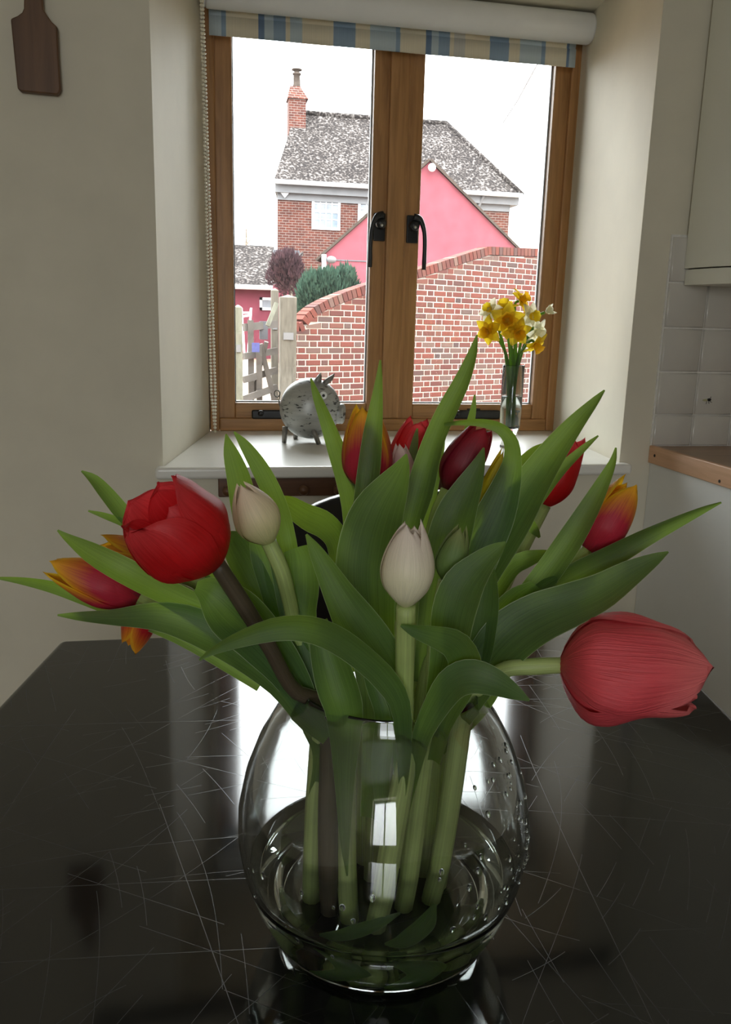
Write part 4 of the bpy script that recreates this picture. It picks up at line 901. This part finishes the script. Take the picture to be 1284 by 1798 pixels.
def daff(x, y, dirc, size, pm, cm, dy, label, grp, seed, openf=1.0, k0=0):
    P = ony(x, y, db.y+dy); A = (CR*dirc[0]+CU*dirc[1]-CW*dirc[2]).normalized()
    up = Vector((0, 0, 1)); Xa = (up-A*up.dot(A)).normalized(); Ya = A.cross(Xa); R = size*dsc/2*1.1
    rn = random.Random(seed); ang = rn.uniform(0, 6.28)
    ft = Vector((db.x+.006*math.cos(ang), db.y+.006*math.sin(ang), SILL+zi*.95)); nk = Vector((db.x+(P.x-db.x)*.22+.004*math.cos(ang), db.y+dy*.25, SILL+zt))
    th = empty('daffodil', ft, label, 'daffodil', grp)
    for k in range(6):
        a0 = k*math.pi/3+rn.uniform(-.12, .12)+seed; V_, U_, F_ = [], [], []
        d1 = Xa*math.cos(a0)+Ya*math.sin(a0); d2 = A.cross(d1); tw = rn.uniform(-.25, .25); bk = rn.uniform(-.1, .25)
        for j in range(9):
            s = j/8; wd = R*.36*math.sin(math.pi*min(1, .1+.9*s**.75))**.8 if s < 1 else .0004
            for i in range(5):
                q = -1+i/2; fo = 1.0 if openf >= 1 else openf
                V_.append(P+d1*(R*s*fo)+A*(R*(1-fo)*s*1.2-R*bk*s*s+.004*(q*q))+d2*(wd*q*(.6+.4*fo))+A*(tw*wd*q)); U_.append((i/4, s))
        for j in range(8):
            for i in range(4): a = j*5+i; F_.append((a, a+1, a+6, a+5))
        mesh('petal', V_, F_, pm, th, True, U_)
    V_, U_, F_ = [], [], []; N_ = 24
    for j, (rr2, h) in enumerate(((.10, 0), (.24, .12), (.27, .3), (.30, .48), (.38, .58))):
        for k in range(N_):
            a = 2*math.pi*k/N_; f_ = 1+(.10*math.sin(a*7) if j == 4 else .02*math.sin(a*6))
            V_.append(P+(Xa*math.cos(a)+Ya*math.sin(a))*(R*rr2*f_*(.5+.5*openf))+A*(R*h)); U_.append((.5, j/4))
    for j in range(4):
        for k in range(N_): F_.append((j*N_+k, j*N_+(k+1) % N_, (j+1)*N_+(k+1) % N_, (j+1)*N_+k))
    mesh('trumpet', V_, F_, cm, th, True, U_)
    b2 = P-A*.018; mid = b2.lerp(nk, .5)+Vector((0, 0, .01))
    S = [Vector(s) for s in catmull([tuple(P-A*.002), tuple(b2-Vector((0, 0, .004))), tuple(mid), tuple(nk), tuple(ft)], 20)]
    g = G().tube(S, .0036, 8); mesh('stem', g.v, g.f, 'leaf_mid', th, True, [(0.5, .5)]*len(g.v))
DG = 'yellow daffodils in the slim vase'; DW = 'pale daffodils in the slim vase'
daff(891, 563, (-.1, -.15, 1), 58, 'daffodil_yellow', 'daffodil_cup', -.03, 'large yellow daffodil facing straight into the room', DG, 1)
daff(915, 527, (.7, .3, .6), 44, 'daffodil_yellow', 'daffodil_cup', 0, 'topmost yellow daffodil of the slim vase bunch', DG, 2)
daff(859, 580, (-.6, -.4, .7), 48, 'daffodil_yellow', 'daffodil_cup', -.01, 'yellow daffodil nodding down on the mullion side of the bunch', DG, 3)
daff(908, 582, (.2, -.6, .8), 50, 'daffodil_yellow', 'daffodil_cup', -.035, 'deep yellow daffodil just below the large room facing one', DG, 4)
daff(861, 545, (-.6, .3, .7), 40, 'daffodil_pale', 'daffodil_yellow', .01, 'white daffodil with yellow cup on the mullion side of the bunch', DW, 5)
daff(932, 556, (.5, -.1, .8), 46, 'daffodil_pale', 'daffodil_yellow', -.02, 'white daffodil with yellow cup beside the topmost daffodil stalks', DW, 6)
daff(886, 541, (-.2, .7, .6), 44, 'daffodil_yellow', 'daffodil_yellow', .01, 'yellow daffodil tilted upward just above the large room facing one', DG, 7)
daff(942, 582, (.6, -.5, .5), 44, 'daffodil_pale', 'daffodil_pale', .0, 'all white daffodil just above the drooping yellow one', DW, 8)
daff(940, 604, (.5, -.8, .35), 46, 'daffodil_yellow', 'daffodil_cup', -.02, 'drooping yellow daffodil hanging below the bunch by the window frame', DG, 9)
daff(958, 548, (.85, .3, .3), 40, 'daffodil_pale', 'daffodil_pale', .01, 'half closed white daffodil sticking out in front of the oak frame', DW, 10, openf=.45)

# ------------------------------------------------------------------ outdoors
GZ = -.05
struct(G().box(-40, 60, OUT, 70, GZ-.2, GZ).build('ground', 'gravel', origin=(0, 0, GZ)))
def atZ(x, y, zc): v = ray(x, y); return CAM+v*zc           # zc: distance along the view axis
# garden wall of single bricks
wa = atZ(517, 600, 10.02); wb_ = atZ(965, 600, 12.7); wa.z = wb_.z = 0
ad = (wb_-wa); WLn = ad.length; ad.normalize(); nv = Vector((ad.y, -ad.x, 0))     # towards the house we stand in
def wall_at(x, y):                                   # pixel -> (s, z) on the wall's face
    v = ray(x, y); t = (wa-CAM).dot(nv)/v.dot(nv); p = CAM+v*t; return (p-wa).dot(ad), p.z
prof = [wall_at(*q) for q in ((531, 566), (540, 551), (556, 537), (580, 524), (612, 511), (647, 499), (690, 487), (735, 473), (790, 455), (830, 442), (860, 433), (905, 435), (965, 437))]
prof = [(-.02, prof[0][1])]+prof+[(WLn+1.2, prof[-1][1])]
def ztop(s):
    for (s0_, z0_), (s1_, z1_) in zip(prof, prof[1:]):
        if s0_ <= s <= s1_ and s1_ > s0_: return z0_+(z1_-z0_)*(s-s0_)/(s1_-s0_)
    return prof[-1][1]
gw = empty('garden_wall', Vector((wa.x, wa.y, GZ))+ad*WLn/2, 'old red brick garden wall with curved brick coping outside the window', 'wall')
COP = .115
S_ = [i*.1 for i in range(int((WLn+1.2)/.1)+1)]
poly = [wa+ad*s+Vector((0, 0, ztop(s)-COP-.005)) for s in S_]+[wa+ad*S_[-1]+Vector((0, 0, GZ)), wa+Vector((0, 0, GZ))]
G().prism(poly, -nv*.22).build('mortar_core', 'mortar', gw)
def brick_mesh(l, h, d):
    me = bpy.data.meshes.new('brick'); b = .006
    v = []
    for (yy, ins) in ((-.02, 0), (d-b, 0), (d, b)):
        for (x, z) in ((-l/2+ins, ins), (l/2-ins, ins), (l/2-ins, h-ins), (-l/2+ins, h-ins)): v.append(ad*x+nv*yy+Vector((0, 0, z)))
    f = [(8, 9, 10, 11)]
    for r in (0, 4):
        for k in range(4): f.append((r+k, r+(k+1) % 4, r+4+(k+1) % 4, r+4+k))
    me.from_pydata([tuple(p) for p in v], [], f); me.materials.append(M['brick_single']); me.update(); return me
STR, HDR = brick_mesh(.211, .0625, .009), brick_mesh(.099, .0625, .009)
rng = random.Random(5); cand = []; cuts = []
PITC = .0755; row = 0; z = GZ
while z < 2.6:
    s = .056*(row % 2); kd = row % 2
    if kd and z+.064 < ztop(.03)-COP-.004: cuts.append((.021, .042, z, z+.0625, z+.0625))
    while s < WLn+1.1:
        l = .212 if kd == 0 else .1
        c = s+l/2
        if c-l/2 > -.01 and z+.064 < min(ztop(c-l/2), ztop(c+l/2))-COP-.004:
            p = wa+ad*c+Vector((0, 0, z)); x, y = topx(p); cand.append((p, kd, 400 < x < 960 and y < 730 and not 650 < x < 722, (p-CAM).length))
        elif c-l/2 > -.01:
            h0, h1 = (min(z+.064, ztop(q)-COP-.004) for q in (c-l/2, c+l/2))
            if max(h0, h1)-z > .015: cuts.append((c, l, z, max(h0, z+.002), max(h1, z+.002)))
        s += l+.014; kd = 1-kd
    z += PITC; row += 1
cand.sort(key=lambda q: (not q[2], q[3]))
for p, kd, vis, _ in cand[:300]:
    o = bpy.data.objects.new('brick', STR if kd == 0 else HDR); COL.objects.link(o); o.parent = gw
    o.location = p-Vector(gw.location)-nv*rng.uniform(0, .004)
V_, F_, T_ = [], [], []
for p, kd, vis, _ in cand[300:]:
    me = STR if kd == 0 else HDR; b0 = len(V_); j = rng.uniform(0, .004); tone = rng.random()
    V_ += [p+vv_.co-nv*j for vv_ in me.vertices]; F_ += [tuple(i+b0 for i in q.vertices) for q in me.polygons]; T_ += [tone]*len(me.vertices)
for c, l, z, h0, h1 in cuts:                          # bricks cut to the slope below the coping
    g = G().prism([wa+ad*(c-l/2)+Vector((0, 0, z)), wa+ad*(c+l/2)+Vector((0, 0, z)), wa+ad*(c+l/2)+Vector((0, 0, h1)), wa+ad*(c-l/2)+Vector((0, 0, h0))], nv*.008)
    b0 = len(V_); V_ += g.v; F_ += [tuple(i+b0 for i in q) for q in g.f]; T_ += [rng.random()]*len(g.v)
o = mesh('bricks_beyond', V_, F_, 'brick_joined', gw); o['kind'] = 'stuff'
at = o.data.attributes.new('tone', 'FLOAT', 'POINT'); at.data.foreach_set('value', T_)
# coping bricks on edge, following the curve
CPM = bpy.data.meshes.new('coping_brick'); g = G(); g.box(-.031, .031, -.115, .115, -.055, .055)
CPM.from_pydata([tuple(v_) for v_ in g.v], [], g.f); CPM.materials.append(M['brick_single'])
s = .03
while s < WLn+1.1:
    z0_, z1_ = ztop(s-.03), ztop(s+.03); sl = math.atan2(z1_-z0_, .06)
    o = bpy.data.objects.new('coping_brick', CPM); COL.objects.link(o); o.parent = gw
    mx_ = Matrix((ad, -nv, Vector((0, 0, 1)))).transposed() @ Matrix.Rotation(-sl, 3, 'Y')
    o.rotation_euler = mx_.to_euler()
    o.location = wa+ad*s-nv*.105+Vector((0, 0, ztop(s)-.055))-Vector(gw.location)
    s += .0735*math.cos(sl)

# big brick house
HZ = 29.0
hy = atZ(640, 320, HZ).y
def H(x, y, Y=None): return ony(x, y, hy if Y is None else Y)
hl, hr = H(487, 400).x, H(893, 400).x; he = (H(487, 333).z+H(890, 356).z)/2
house = empty('house', ((hl+hr)/2, hy, GZ), 'large red brick house with lichen speckled tiled roof beyond the garden wall', 'house')
HD = 7.0
G().prism([(hl, hy, GZ), (hr, hy, GZ), (hr, hy+HD, GZ), (hl+.95, hy+HD, GZ)], (0, 0, he-GZ)).build('walls', 'house_brick', house)
rl = H(535, 202, hy+HD/2); rrp = H(785, 215, hy+HD/2); rz_ = (rl.z+rrp.z)/2
ov = .35; ez = he+.25
e0 = Vector((H(481, 313, hy-ov).x, hy-ov, ez)); e1 = Vector((H(917, 339, hy-ov).x, hy-ov, ez)); e2 = Vector((e1.x, hy+HD+ov, ez)); e3 = Vector((e0.x+1.0, hy+HD+ov, ez))
a0 = Vector((rl.x-.35, hy+HD/2, rz_)); a1 = Vector((rrp.x, hy+HD/2, rz_))
g = G().add([e0, e1, e2, e3, a0, a1], [(0, 1, 5, 4), (2, 3, 4, 5), (1, 2, 5), (3, 0, 4), (3, 2, 1, 0)]); g.build('roof', 'roof_tiles', house)
G().tube([a0, a1], .12, 8).build('ridge', 'roof_tiles', house, True); G().tube([a1, e1], .10, 8).build('hip', 'roof_tiles', house, True)
G().prism([(e0.x+.05, hy-.22, he-.10), (e1.x-.05, hy-.22, he-.10), (e1.x-.05, hy+HD+.2, he-.10), (e0.x+1.0, hy+HD+.2, he-.10)], (0, 0, ez-.02-he+.10)).build('eaves_board', 'grey_gutter', house)
G().tube([e0+Vector((0, -.06, -.04)), e1+Vector((0, -.06, -.04))], .075, 8).build('gutter', 'white_paint', house, True)
G().box(hl+.0, hr, hy-.05, hy, he-.32, he-.10).build('cornice', 'grey_gutter', house)
dp = H(846, 352, hy-.1); G().tube([(dp.x, hy-.3, ez-.1), (dp.x-.1, hy-.12, he-.2), (dp.x-.2, hy-.1, he-.5), (dp.x-.2, hy-.1, he-3)], .05, 8).build('downpipe', 'grey_gutter', house)
cx0_, cx1_ = H(506, 200, hy+3).x, H(535, 200, hy+3).x; cz_ = H(520, 165, hy+3).z
G().box(cx0_, cx1_, hy+2.6, hy+3.3, rz_-1.6, cz_-.25).build('chimney_stack', 'house_brick', house)
cc = (cx0_+cx1_)/2
G().add([(cx0_-.05, hy+2.55, cz_-.25), (cx1_+.09, hy+2.55, cz_-.25), (cx1_+.09, hy+3.35, cz_-.25), (cx0_-.05, hy+3.35, cz_-.25), (cx0_+.05, hy+2.75, cz_+.2), (cx1_-.2, hy+2.75, cz_+.2), (cx1_-.2, hy+3.15, cz_+.2), (cx0_+.05, hy+3.15, cz_+.2)],
        [(0, 1, 5, 4), (1, 2, 6, 5), (2, 3, 7, 6), (3, 0, 4, 7), (4, 5, 6, 7), (3, 2, 1, 0)]).build('chimney_cap', 'house_brick', house)
pz = H(520, 130, hy+3).z
G().lathe([(.16, 0), (.13, .2), (.12, (pz-cz_)*.7), (.16, (pz-cz_)*.72), (.16, (pz-cz_)*.8), (.10, (pz-cz_)*.8), (.10, (pz-cz_)*.93), (.19, (pz-cz_)*.94), (.19, (pz-cz_)), (0, (pz-cz_))], (H(521, 150, hy+3).x, hy+2.95, cz_+.15), 14).build('chimney_pot', 'verge_tile', house, True)
def sash(x0, x1, y0, y1, cols, rows):
    a = H(x0, y0); b_ = H(x1, y1); e = G(); t = .09
    e.box(a.x, b_.x, hy-.04, hy+.02, b_.z, b_.z+t).box(a.x, b_.x, hy-.04, hy+.02, a.z-t, a.z).box(a.x, a.x+t, hy-.04, hy+.02, b_.z+t, a.z-t).box(b_.x-t, b_.x, hy-.04, hy+.02, b_.z+t, a.z-t)
    wi = e.build('sash_window', 'white_paint', house)
    zm = (a.z+b_.z)/2; g = G(); g.box(a.x+t, b_.x-t, hy-.035, hy+.0, zm-.04, zm+.04)
    for c in range(1, cols): xx = a.x+t+(b_.x-a.x-2*t)*c/cols; g.box(xx-.017, xx+.017, hy-.03, hy, b_.z+t, a.z-t)
    for r in range(1, rows):
        if r*2 == rows: continue
        zz = b_.z+t+(a.z-b_.z-2*t)*r/rows; g.box(a.x+t, b_.x-t, hy-.029, hy, zz-.017, zz+.017)
    g.build('glazing_bars', 'white_paint', wi)
    G().box(a.x+t*.5, b_.x-t*.5, hy-.012, hy-.008, zm, a.z-t*.5).build('pane', 'curtain_grey', wi)
    G().box(a.x+t*.5, b_.x-t*.5, hy-.012, hy-.008, b_.z+t*.5, zm).build('pane', 'house_lower_glass', wi)
plain('house_lower_glass', (0.16, 0.20, 0.25), 0.15, 0.4, 1.2)
sash(548, 597, 338, 405, 4, 4); sash(629, 677, 348, 415, 4, 4)
ab = H(500, 337, hy-.05)
G().prism([ab+Vector((x, 0, z)) for x, z in ((-.16, .14), (.16, .14), (.16, -.02), (0, -.2), (-.16, -.02))], (0, -.1, 0)).build('alarm_box', 'white_paint', house)

# pink rendered gable in front of it
py = atZ(740, 400, 21.0).y
def P_(x, y): return ony(x, y, py)
ap = P_(754, 283); fl_ = P_(568, 447); frr = P_(912, 441)
pg = empty('cottage', (ap.x, py, GZ), 'pink rendered cottage gable end with tiled verge behind the garden wall', 'house')
wl_ = Vector((fl_.x, py, fl_.z)); 
poly = [Vector((fl_.x, py, GZ)), Vector((frr.x, py, GZ)), frr, ap, fl_]
ga = math.radians(21); RD = Vector((math.sin(ga), math.cos(ga), 0))      # the ridge runs away from the window
G().prism(poly, RD*6).build('gable_wall', 'pink_render', pg)
for a, b_ in ((ap, fl_), (ap, frr)):
    d_ = (b_-a).normalized(); G().add([], [])
    n_ = Vector((-d_.z, 0, d_.x)); n_ = n_ if n_.z > 0 else -n_
    g = G().prism([a-d_*.02+Vector((0, -.08, 0)), b_+d_*.25+Vector((0, -.08, 0)), b_+d_*.25+n_*.055+Vector((0, -.08, 0)), a+n_*.065+Vector((0, -.08, 0))], RD*6.2); g.build('roof_slope', 'verge_tile', pg)
lt = P_(756, 296); G().ell(lt+Vector((0, -.15, 0)), .10, .08, .10, 10, 8).build('security_light', 'white_paint', pg, True)
lt = P_(580, 457); G().ell(lt+Vector((0, -.2, 0)), .13, .12, .09, 10, 8).build('security_light', 'grey_gutter', pg, True)
dpp = P_(567, 455); G().tube([dpp+Vector((0, -.2, .1)), dpp+Vector((.02, -.15, -.3)), dpp+Vector((.0, -.12, -.9))], .06, 8).build('downpipe', 'white_paint', pg)
G().box(P_(576, 457).x, P_(660, 457).x, py-.02, py, P_(600, 458).z, P_(600, 456).z).build('cable', 'dark_gutter', pg)

# long low building on the far left
ly = atZ(440, 470, 25.0).y
def L_(x, y, Y=None): return ony(x, y, ly if Y is None else Y)
low = empty('outbuilding', (L_(470, 550).x, ly, GZ), 'low dark pink outbuilding with old tiled roof and white gutter', 'building')
xa, xb = L_(-500, 500).x, L_(478, 500).x; zr_ = L_(440, 505).z
G().box(xa, xb, ly, ly+5, GZ, zr_).build('walls', 'old_pink_render', low)
zq = L_(450, 431, ly+3).z
G().add([(xa, ly-.25, zr_), (xb+.3, ly-.25, zr_), (xb+.3, ly+3, zq), (xa, ly+3, zq), (xb+.3, ly+6, zr_), (xa, ly+6, zr_)], [(0, 1, 2, 3), (3, 2, 4, 5), (1, 4, 2), (0, 3, 5), (0, 5, 4, 1)]).build('roof', 'roof_tiles_low', low)
G().tube([(xa, ly-.3, zr_), (L_(484, 500).x, ly-.3, zr_)], .07, 8).build('gutter', 'white_paint', low)
wl2 = L_(456, 522); wr2 = L_(482, 545); g = G(); t_ = .08
g.box(wl2.x, wr2.x, ly-.04, ly, wr2.z, wr2.z+t_).box(wl2.x, wr2.x, ly-.04, ly, wl2.z-t_, wl2.z).box(wl2.x, wl2.x+t_, ly-.04, ly, wr2.z, wl2.z).box(wr2.x-t_, wr2.x, ly-.04, ly, wr2.z, wl2.z)
wi = g.build('window', 'white_paint', low); G().box(wl2.x, wr2.x, ly-.02, ly-.01, wr2.z, wl2.z).build('pane', 'curtain_grey', wi)
# lean-to roof joining house and cottage
lny = atZ(520, 460, 23.0).y; k = lambda x, y, d_=0: ony(x, y, lny+d_)
ln = empty('lean_to', Vector((k(530, 500).x, lny, GZ)), 'small red tiled lean-to roof between outbuilding and pink cottage', 'building')
zl = k(520, 492).z; zh = k(500, 444, 1.6).z; xl_, xr_ = k(481, 490).x, k(531, 490).x
G().add([(xl_, lny-.2, zl), (xr_, lny-.2, zl+.75), (xr_, lny+1.6, zh), (xl_, lny+1.6, zh), (xl_, lny-.2, zl-.1), (xr_, lny-.2, zl+.65), (xr_, lny+1.6, zh-.1), (xl_, lny+1.6, zh-.1)],
        [(0, 1, 2, 3), (7, 6, 5, 4), (0, 4, 5, 1), (1, 5, 6, 2), (2, 6, 7, 3), (3, 7, 4, 0)]).build('roof', 'roof_tiles_low', ln)
G().box(xl_+.1, xr_, lny, lny+1.6, GZ, zl-.1).build('walls', 'old_pink_render', ln)
G().box(k(480, 444, 1.5).x, k(526, 444, 1.5).x, lny+1.4, lny+1.6, zh-.06, zh+.07).build('dark_gutter', 'dark_gutter', ln)

def foliage(name, blobs, count, mat, thing, size, seed, stretch=(1, 1, 1.6)):
    rn = random.Random(seed); V_, F_ = [], []
    tot = sum(b[1]*b[2]*b[3] for b in blobs)
    for (c, rx, ry, rz2) in blobs:
        for _ in range(int(count*rx*ry*rz2/tot)):
            d = Vector((rn.gauss(0, 1), rn.gauss(0, 1), rn.gauss(0, 1))).normalized(); rr3 = rn.random()**.28
            p = c+Vector((d.x*rx, d.y*ry, d.z*rz2))*rr3
            a = Vector((rn.gauss(0, 1), rn.gauss(0, 1), rn.gauss(0, 1))).normalized(); b2 = d.cross(a).normalized(); s = size*rn.uniform(.6, 1.4)
            i = len(V_); tip = p+(d*.6+Vector((0, 0, .7)))*s*stretch[2]
            V_ += [p-b2*s*.5, p+b2*s*.5, tip]; F_.append((i, i+1, i+2))
    o = mesh(name, V_, F_, mat, thing); o['kind'] = 'stuff'; return o
# juniper bush
JZ = 15.0
def J(x, y, zc=JZ): return atZ(x, y, zc)
jb = J(570, 540); ju = empty('juniper_bush', (jb.x, jb.y, GZ), 'dark blue green juniper bush behind the curved wall top', 'bush')
s_ = JZ/F
foliage('foliage', [(J(548, 530), 28*s_, .5, 52*s_), (J(575, 515), 32*s_, .5, 42*s_), (J(607, 500), 21*s_, .4, 32*s_), (J(590, 530), 36*s_, .5, 40*s_), (J(535, 545), 16*s_, .4, 40*s_), (J(615, 520), 18*s_, .4, 30*s_)], 9000, 'juniper_leaf', ju, .05, 3)
G().tube([(jb.x, jb.y, GZ), (jb.x, jb.y+.05, jb.z)], [.09, .05], 8).build('trunk', 'bark', ju)
PZ = 20.0
pb2 = atZ(505, 490, PZ); pu = empty('creeper_shrub', (pb2.x, pb2.y, GZ), 'dull purple leafless climbing shrub against the tiled roof', 'bush')
s_ = PZ/F
foliage('foliage', [(atZ(503, 475, PZ), 30*s_, .5, 34*s_), (atZ(512, 500, PZ), 24*s_, .5, 40*s_), (atZ(490, 490, PZ), 22*s_, .4, 22*s_)], 4200, 'purple_leaf', pu, .055, 5)
G().tube([(pb2.x, pb2.y, GZ), (pb2.x+.1, pb2.y, pb2.z)], [.08, .04], 8).build('trunk', 'bark', pu)
# distant bare tree
TZ = 60.0; tbp = atZ(433, 440, TZ); bt = empty('bare_tree', (tbp.x, tbp.y, GZ), 'distant bare tree above the outbuilding roof', 'tree')
G().tube([(tbp.x, tbp.y, GZ), (tbp.x, tbp.y, atZ(433, 402, TZ).z)], [.25, .05], 6).build('trunk', 'bark', bt)
g = G(); rn = random.Random(2); zt_ = atZ(433, 402, TZ).z
for i in range(26):
    z0_ = zt_-rn.uniform(.2, 2.8); l_ = rn.uniform(.25, .55); a = rn.uniform(0, 6.28)
    g.tube([(tbp.x, tbp.y, z0_), (tbp.x+l_*math.cos(a)*.6, tbp.y+l_*math.sin(a), z0_+l_*.7)], [.05, .02], 5)
o = g.build('branches', 'bark', bt); o['kind'] = 'stuff'
# overhead wire
g = G(); a = atZ(884, 215, 18); b_ = atZ(941, 118, 14); g.tube([a, a.lerp(b_, .5)-Vector((0, 0, .05)), b_, b_+(b_-a)*1.2], .012, 5)
tag(g.build('overhead_wire', 'grey_gutter'), 'thin overhead cable crossing the pale sky', 'cable')

# gate and posts
def gpost(x0, x1, ytop, zc, mat, label, cap=False):
    a = atZ(x0, ytop, zc); b_ = atZ(x1, ytop, zc); w_ = (b_-a).length; c = (a+b_)/2
    e = empty('gate_post', (c.x, c.y, GZ), label, 'post')
    g = G().add([(c.x-w_/2, c.y-w_/2, GZ), (c.x+w_/2, c.y-w_/2, GZ), (c.x+w_/2, c.y+w_/2, GZ), (c.x-w_/2, c.y+w_/2, GZ), (c.x-w_/2, c.y-w_/2, c.z-.02), (c.x+w_/2, c.y-w_/2, c.z-.02), (c.x+w_/2, c.y+w_/2, c.z-.02), (c.x-w_/2, c.y+w_/2, c.z-.02), (c.x, c.y, c.z+.01)],
                [(0, 1, 5, 4), (1, 2, 6, 5), (2, 3, 7, 6), (3, 0, 4, 7), (4, 5, 8), (5, 6, 8), (6, 7, 8), (7, 4, 8), (3, 2, 1, 0)])
    g.build('post', mat, e, bevel=.008)
    G().box(c.x-w_*.3, c.x+w_*.3, c.y-w_/2-.012, c.y-w_/2, c.z-.5, c.z-.42).build('iron_strap', 'grey_gutter', e)
    return e
gpost(491, 520, 519, 9.6, 'weathered_wood', 'thick square weathered gate post next to the brick wall')
gpost(476, 489, 507, 10.4, 'weathered_wood', 'slim weathered gate post with iron latch behind the thick post')
gpost(411, 425, 536, 9.0, 'lichen_wood', 'pale lichen covered post near the window corner')
gt = empty('field_gate', atZ(455, 640, 10.0)*1, 'grey wooden field gate with diagonal brace standing ajar', 'gate')
gt.location.z = GZ
for (x0, y0, x1, y1, w_, nm) in ((428, 575, 486, 569, .09, 'rail'), (428, 626, 486, 616, .08, 'rail'), (428, 667, 486, 650, .08, 'rail'), (428, 701, 486, 680, .08, 'rail'), (440, 562, 442, 745, .07, 'stile'), (455, 606, 456, 745, .07, 'stile'), (457, 604, 482, 704, .06, 'brace'), (468, 600, 445, 690, .05, 'brace')):
    G().bar(atZ(x0, y0, 10.0), atZ(x1, y1, 10.3), w_, .05, Vector((0, 1, 0))).build(nm, 'old_rail', gt)
bs = atZ(449, 610, 9.9); G().box(bs.x-.045, bs.x+.045, bs.y-.03, bs.y-.02, bs.z-.055, bs.z+.055).build('name_plate', 'blue_sign', gt)
G().bar(atZ(470, 572, 9.9), atZ(486, 532, 9.9), .05, .04, Vector((0, 1, 0))).build('latch_lever', 'lichen_wood', gt)
lb = atZ(463, 580, 10.2); G().box(lb.x-.05, lb.x+.05, lb.y-.04, lb.y+.02, lb.z-.11, lb.z+.11).build('latch_box', 'dark_gutter', gt)
fp = empty('fence_panel', atZ(532, 620, 10.4)*1, 'short run of grey fence between thick post and brick wall', 'fence'); fp.location.z = GZ
for (x0, y0, x1, y1, w_, nm) in ((519, 578, 545, 576, .07, 'rail'), (519, 650, 545, 646, .07, 'rail'), (519, 612, 545, 609, .06, 'rail'), (527, 568, 528, 740, .05, 'picket'), (538, 572, 538, 740, .07, 'picket')):
    G().bar(atZ(x0, y0, 10.4), atZ(x1, y1, 10.4), w_, .05, Vector((0, 1, 0))).build(nm, 'old_rail', fp)
tr_ = empty('trestle', atZ(433, 560, 14.0)*1, 'pale crossed wooden trestle beyond the gate', 'trestle'); tr_.location.z = GZ
for (x0, y0, x1, y1) in ((424, 541, 434, 692), (441, 541, 431, 692), (425, 549, 440, 549), (424, 556, 441, 553)):
    G().bar(atZ(x0, y0, 14), atZ(x1, y1, 14), .035, .035, Vector((0, 1, 0))).build('bar', 'white_paint', tr_)
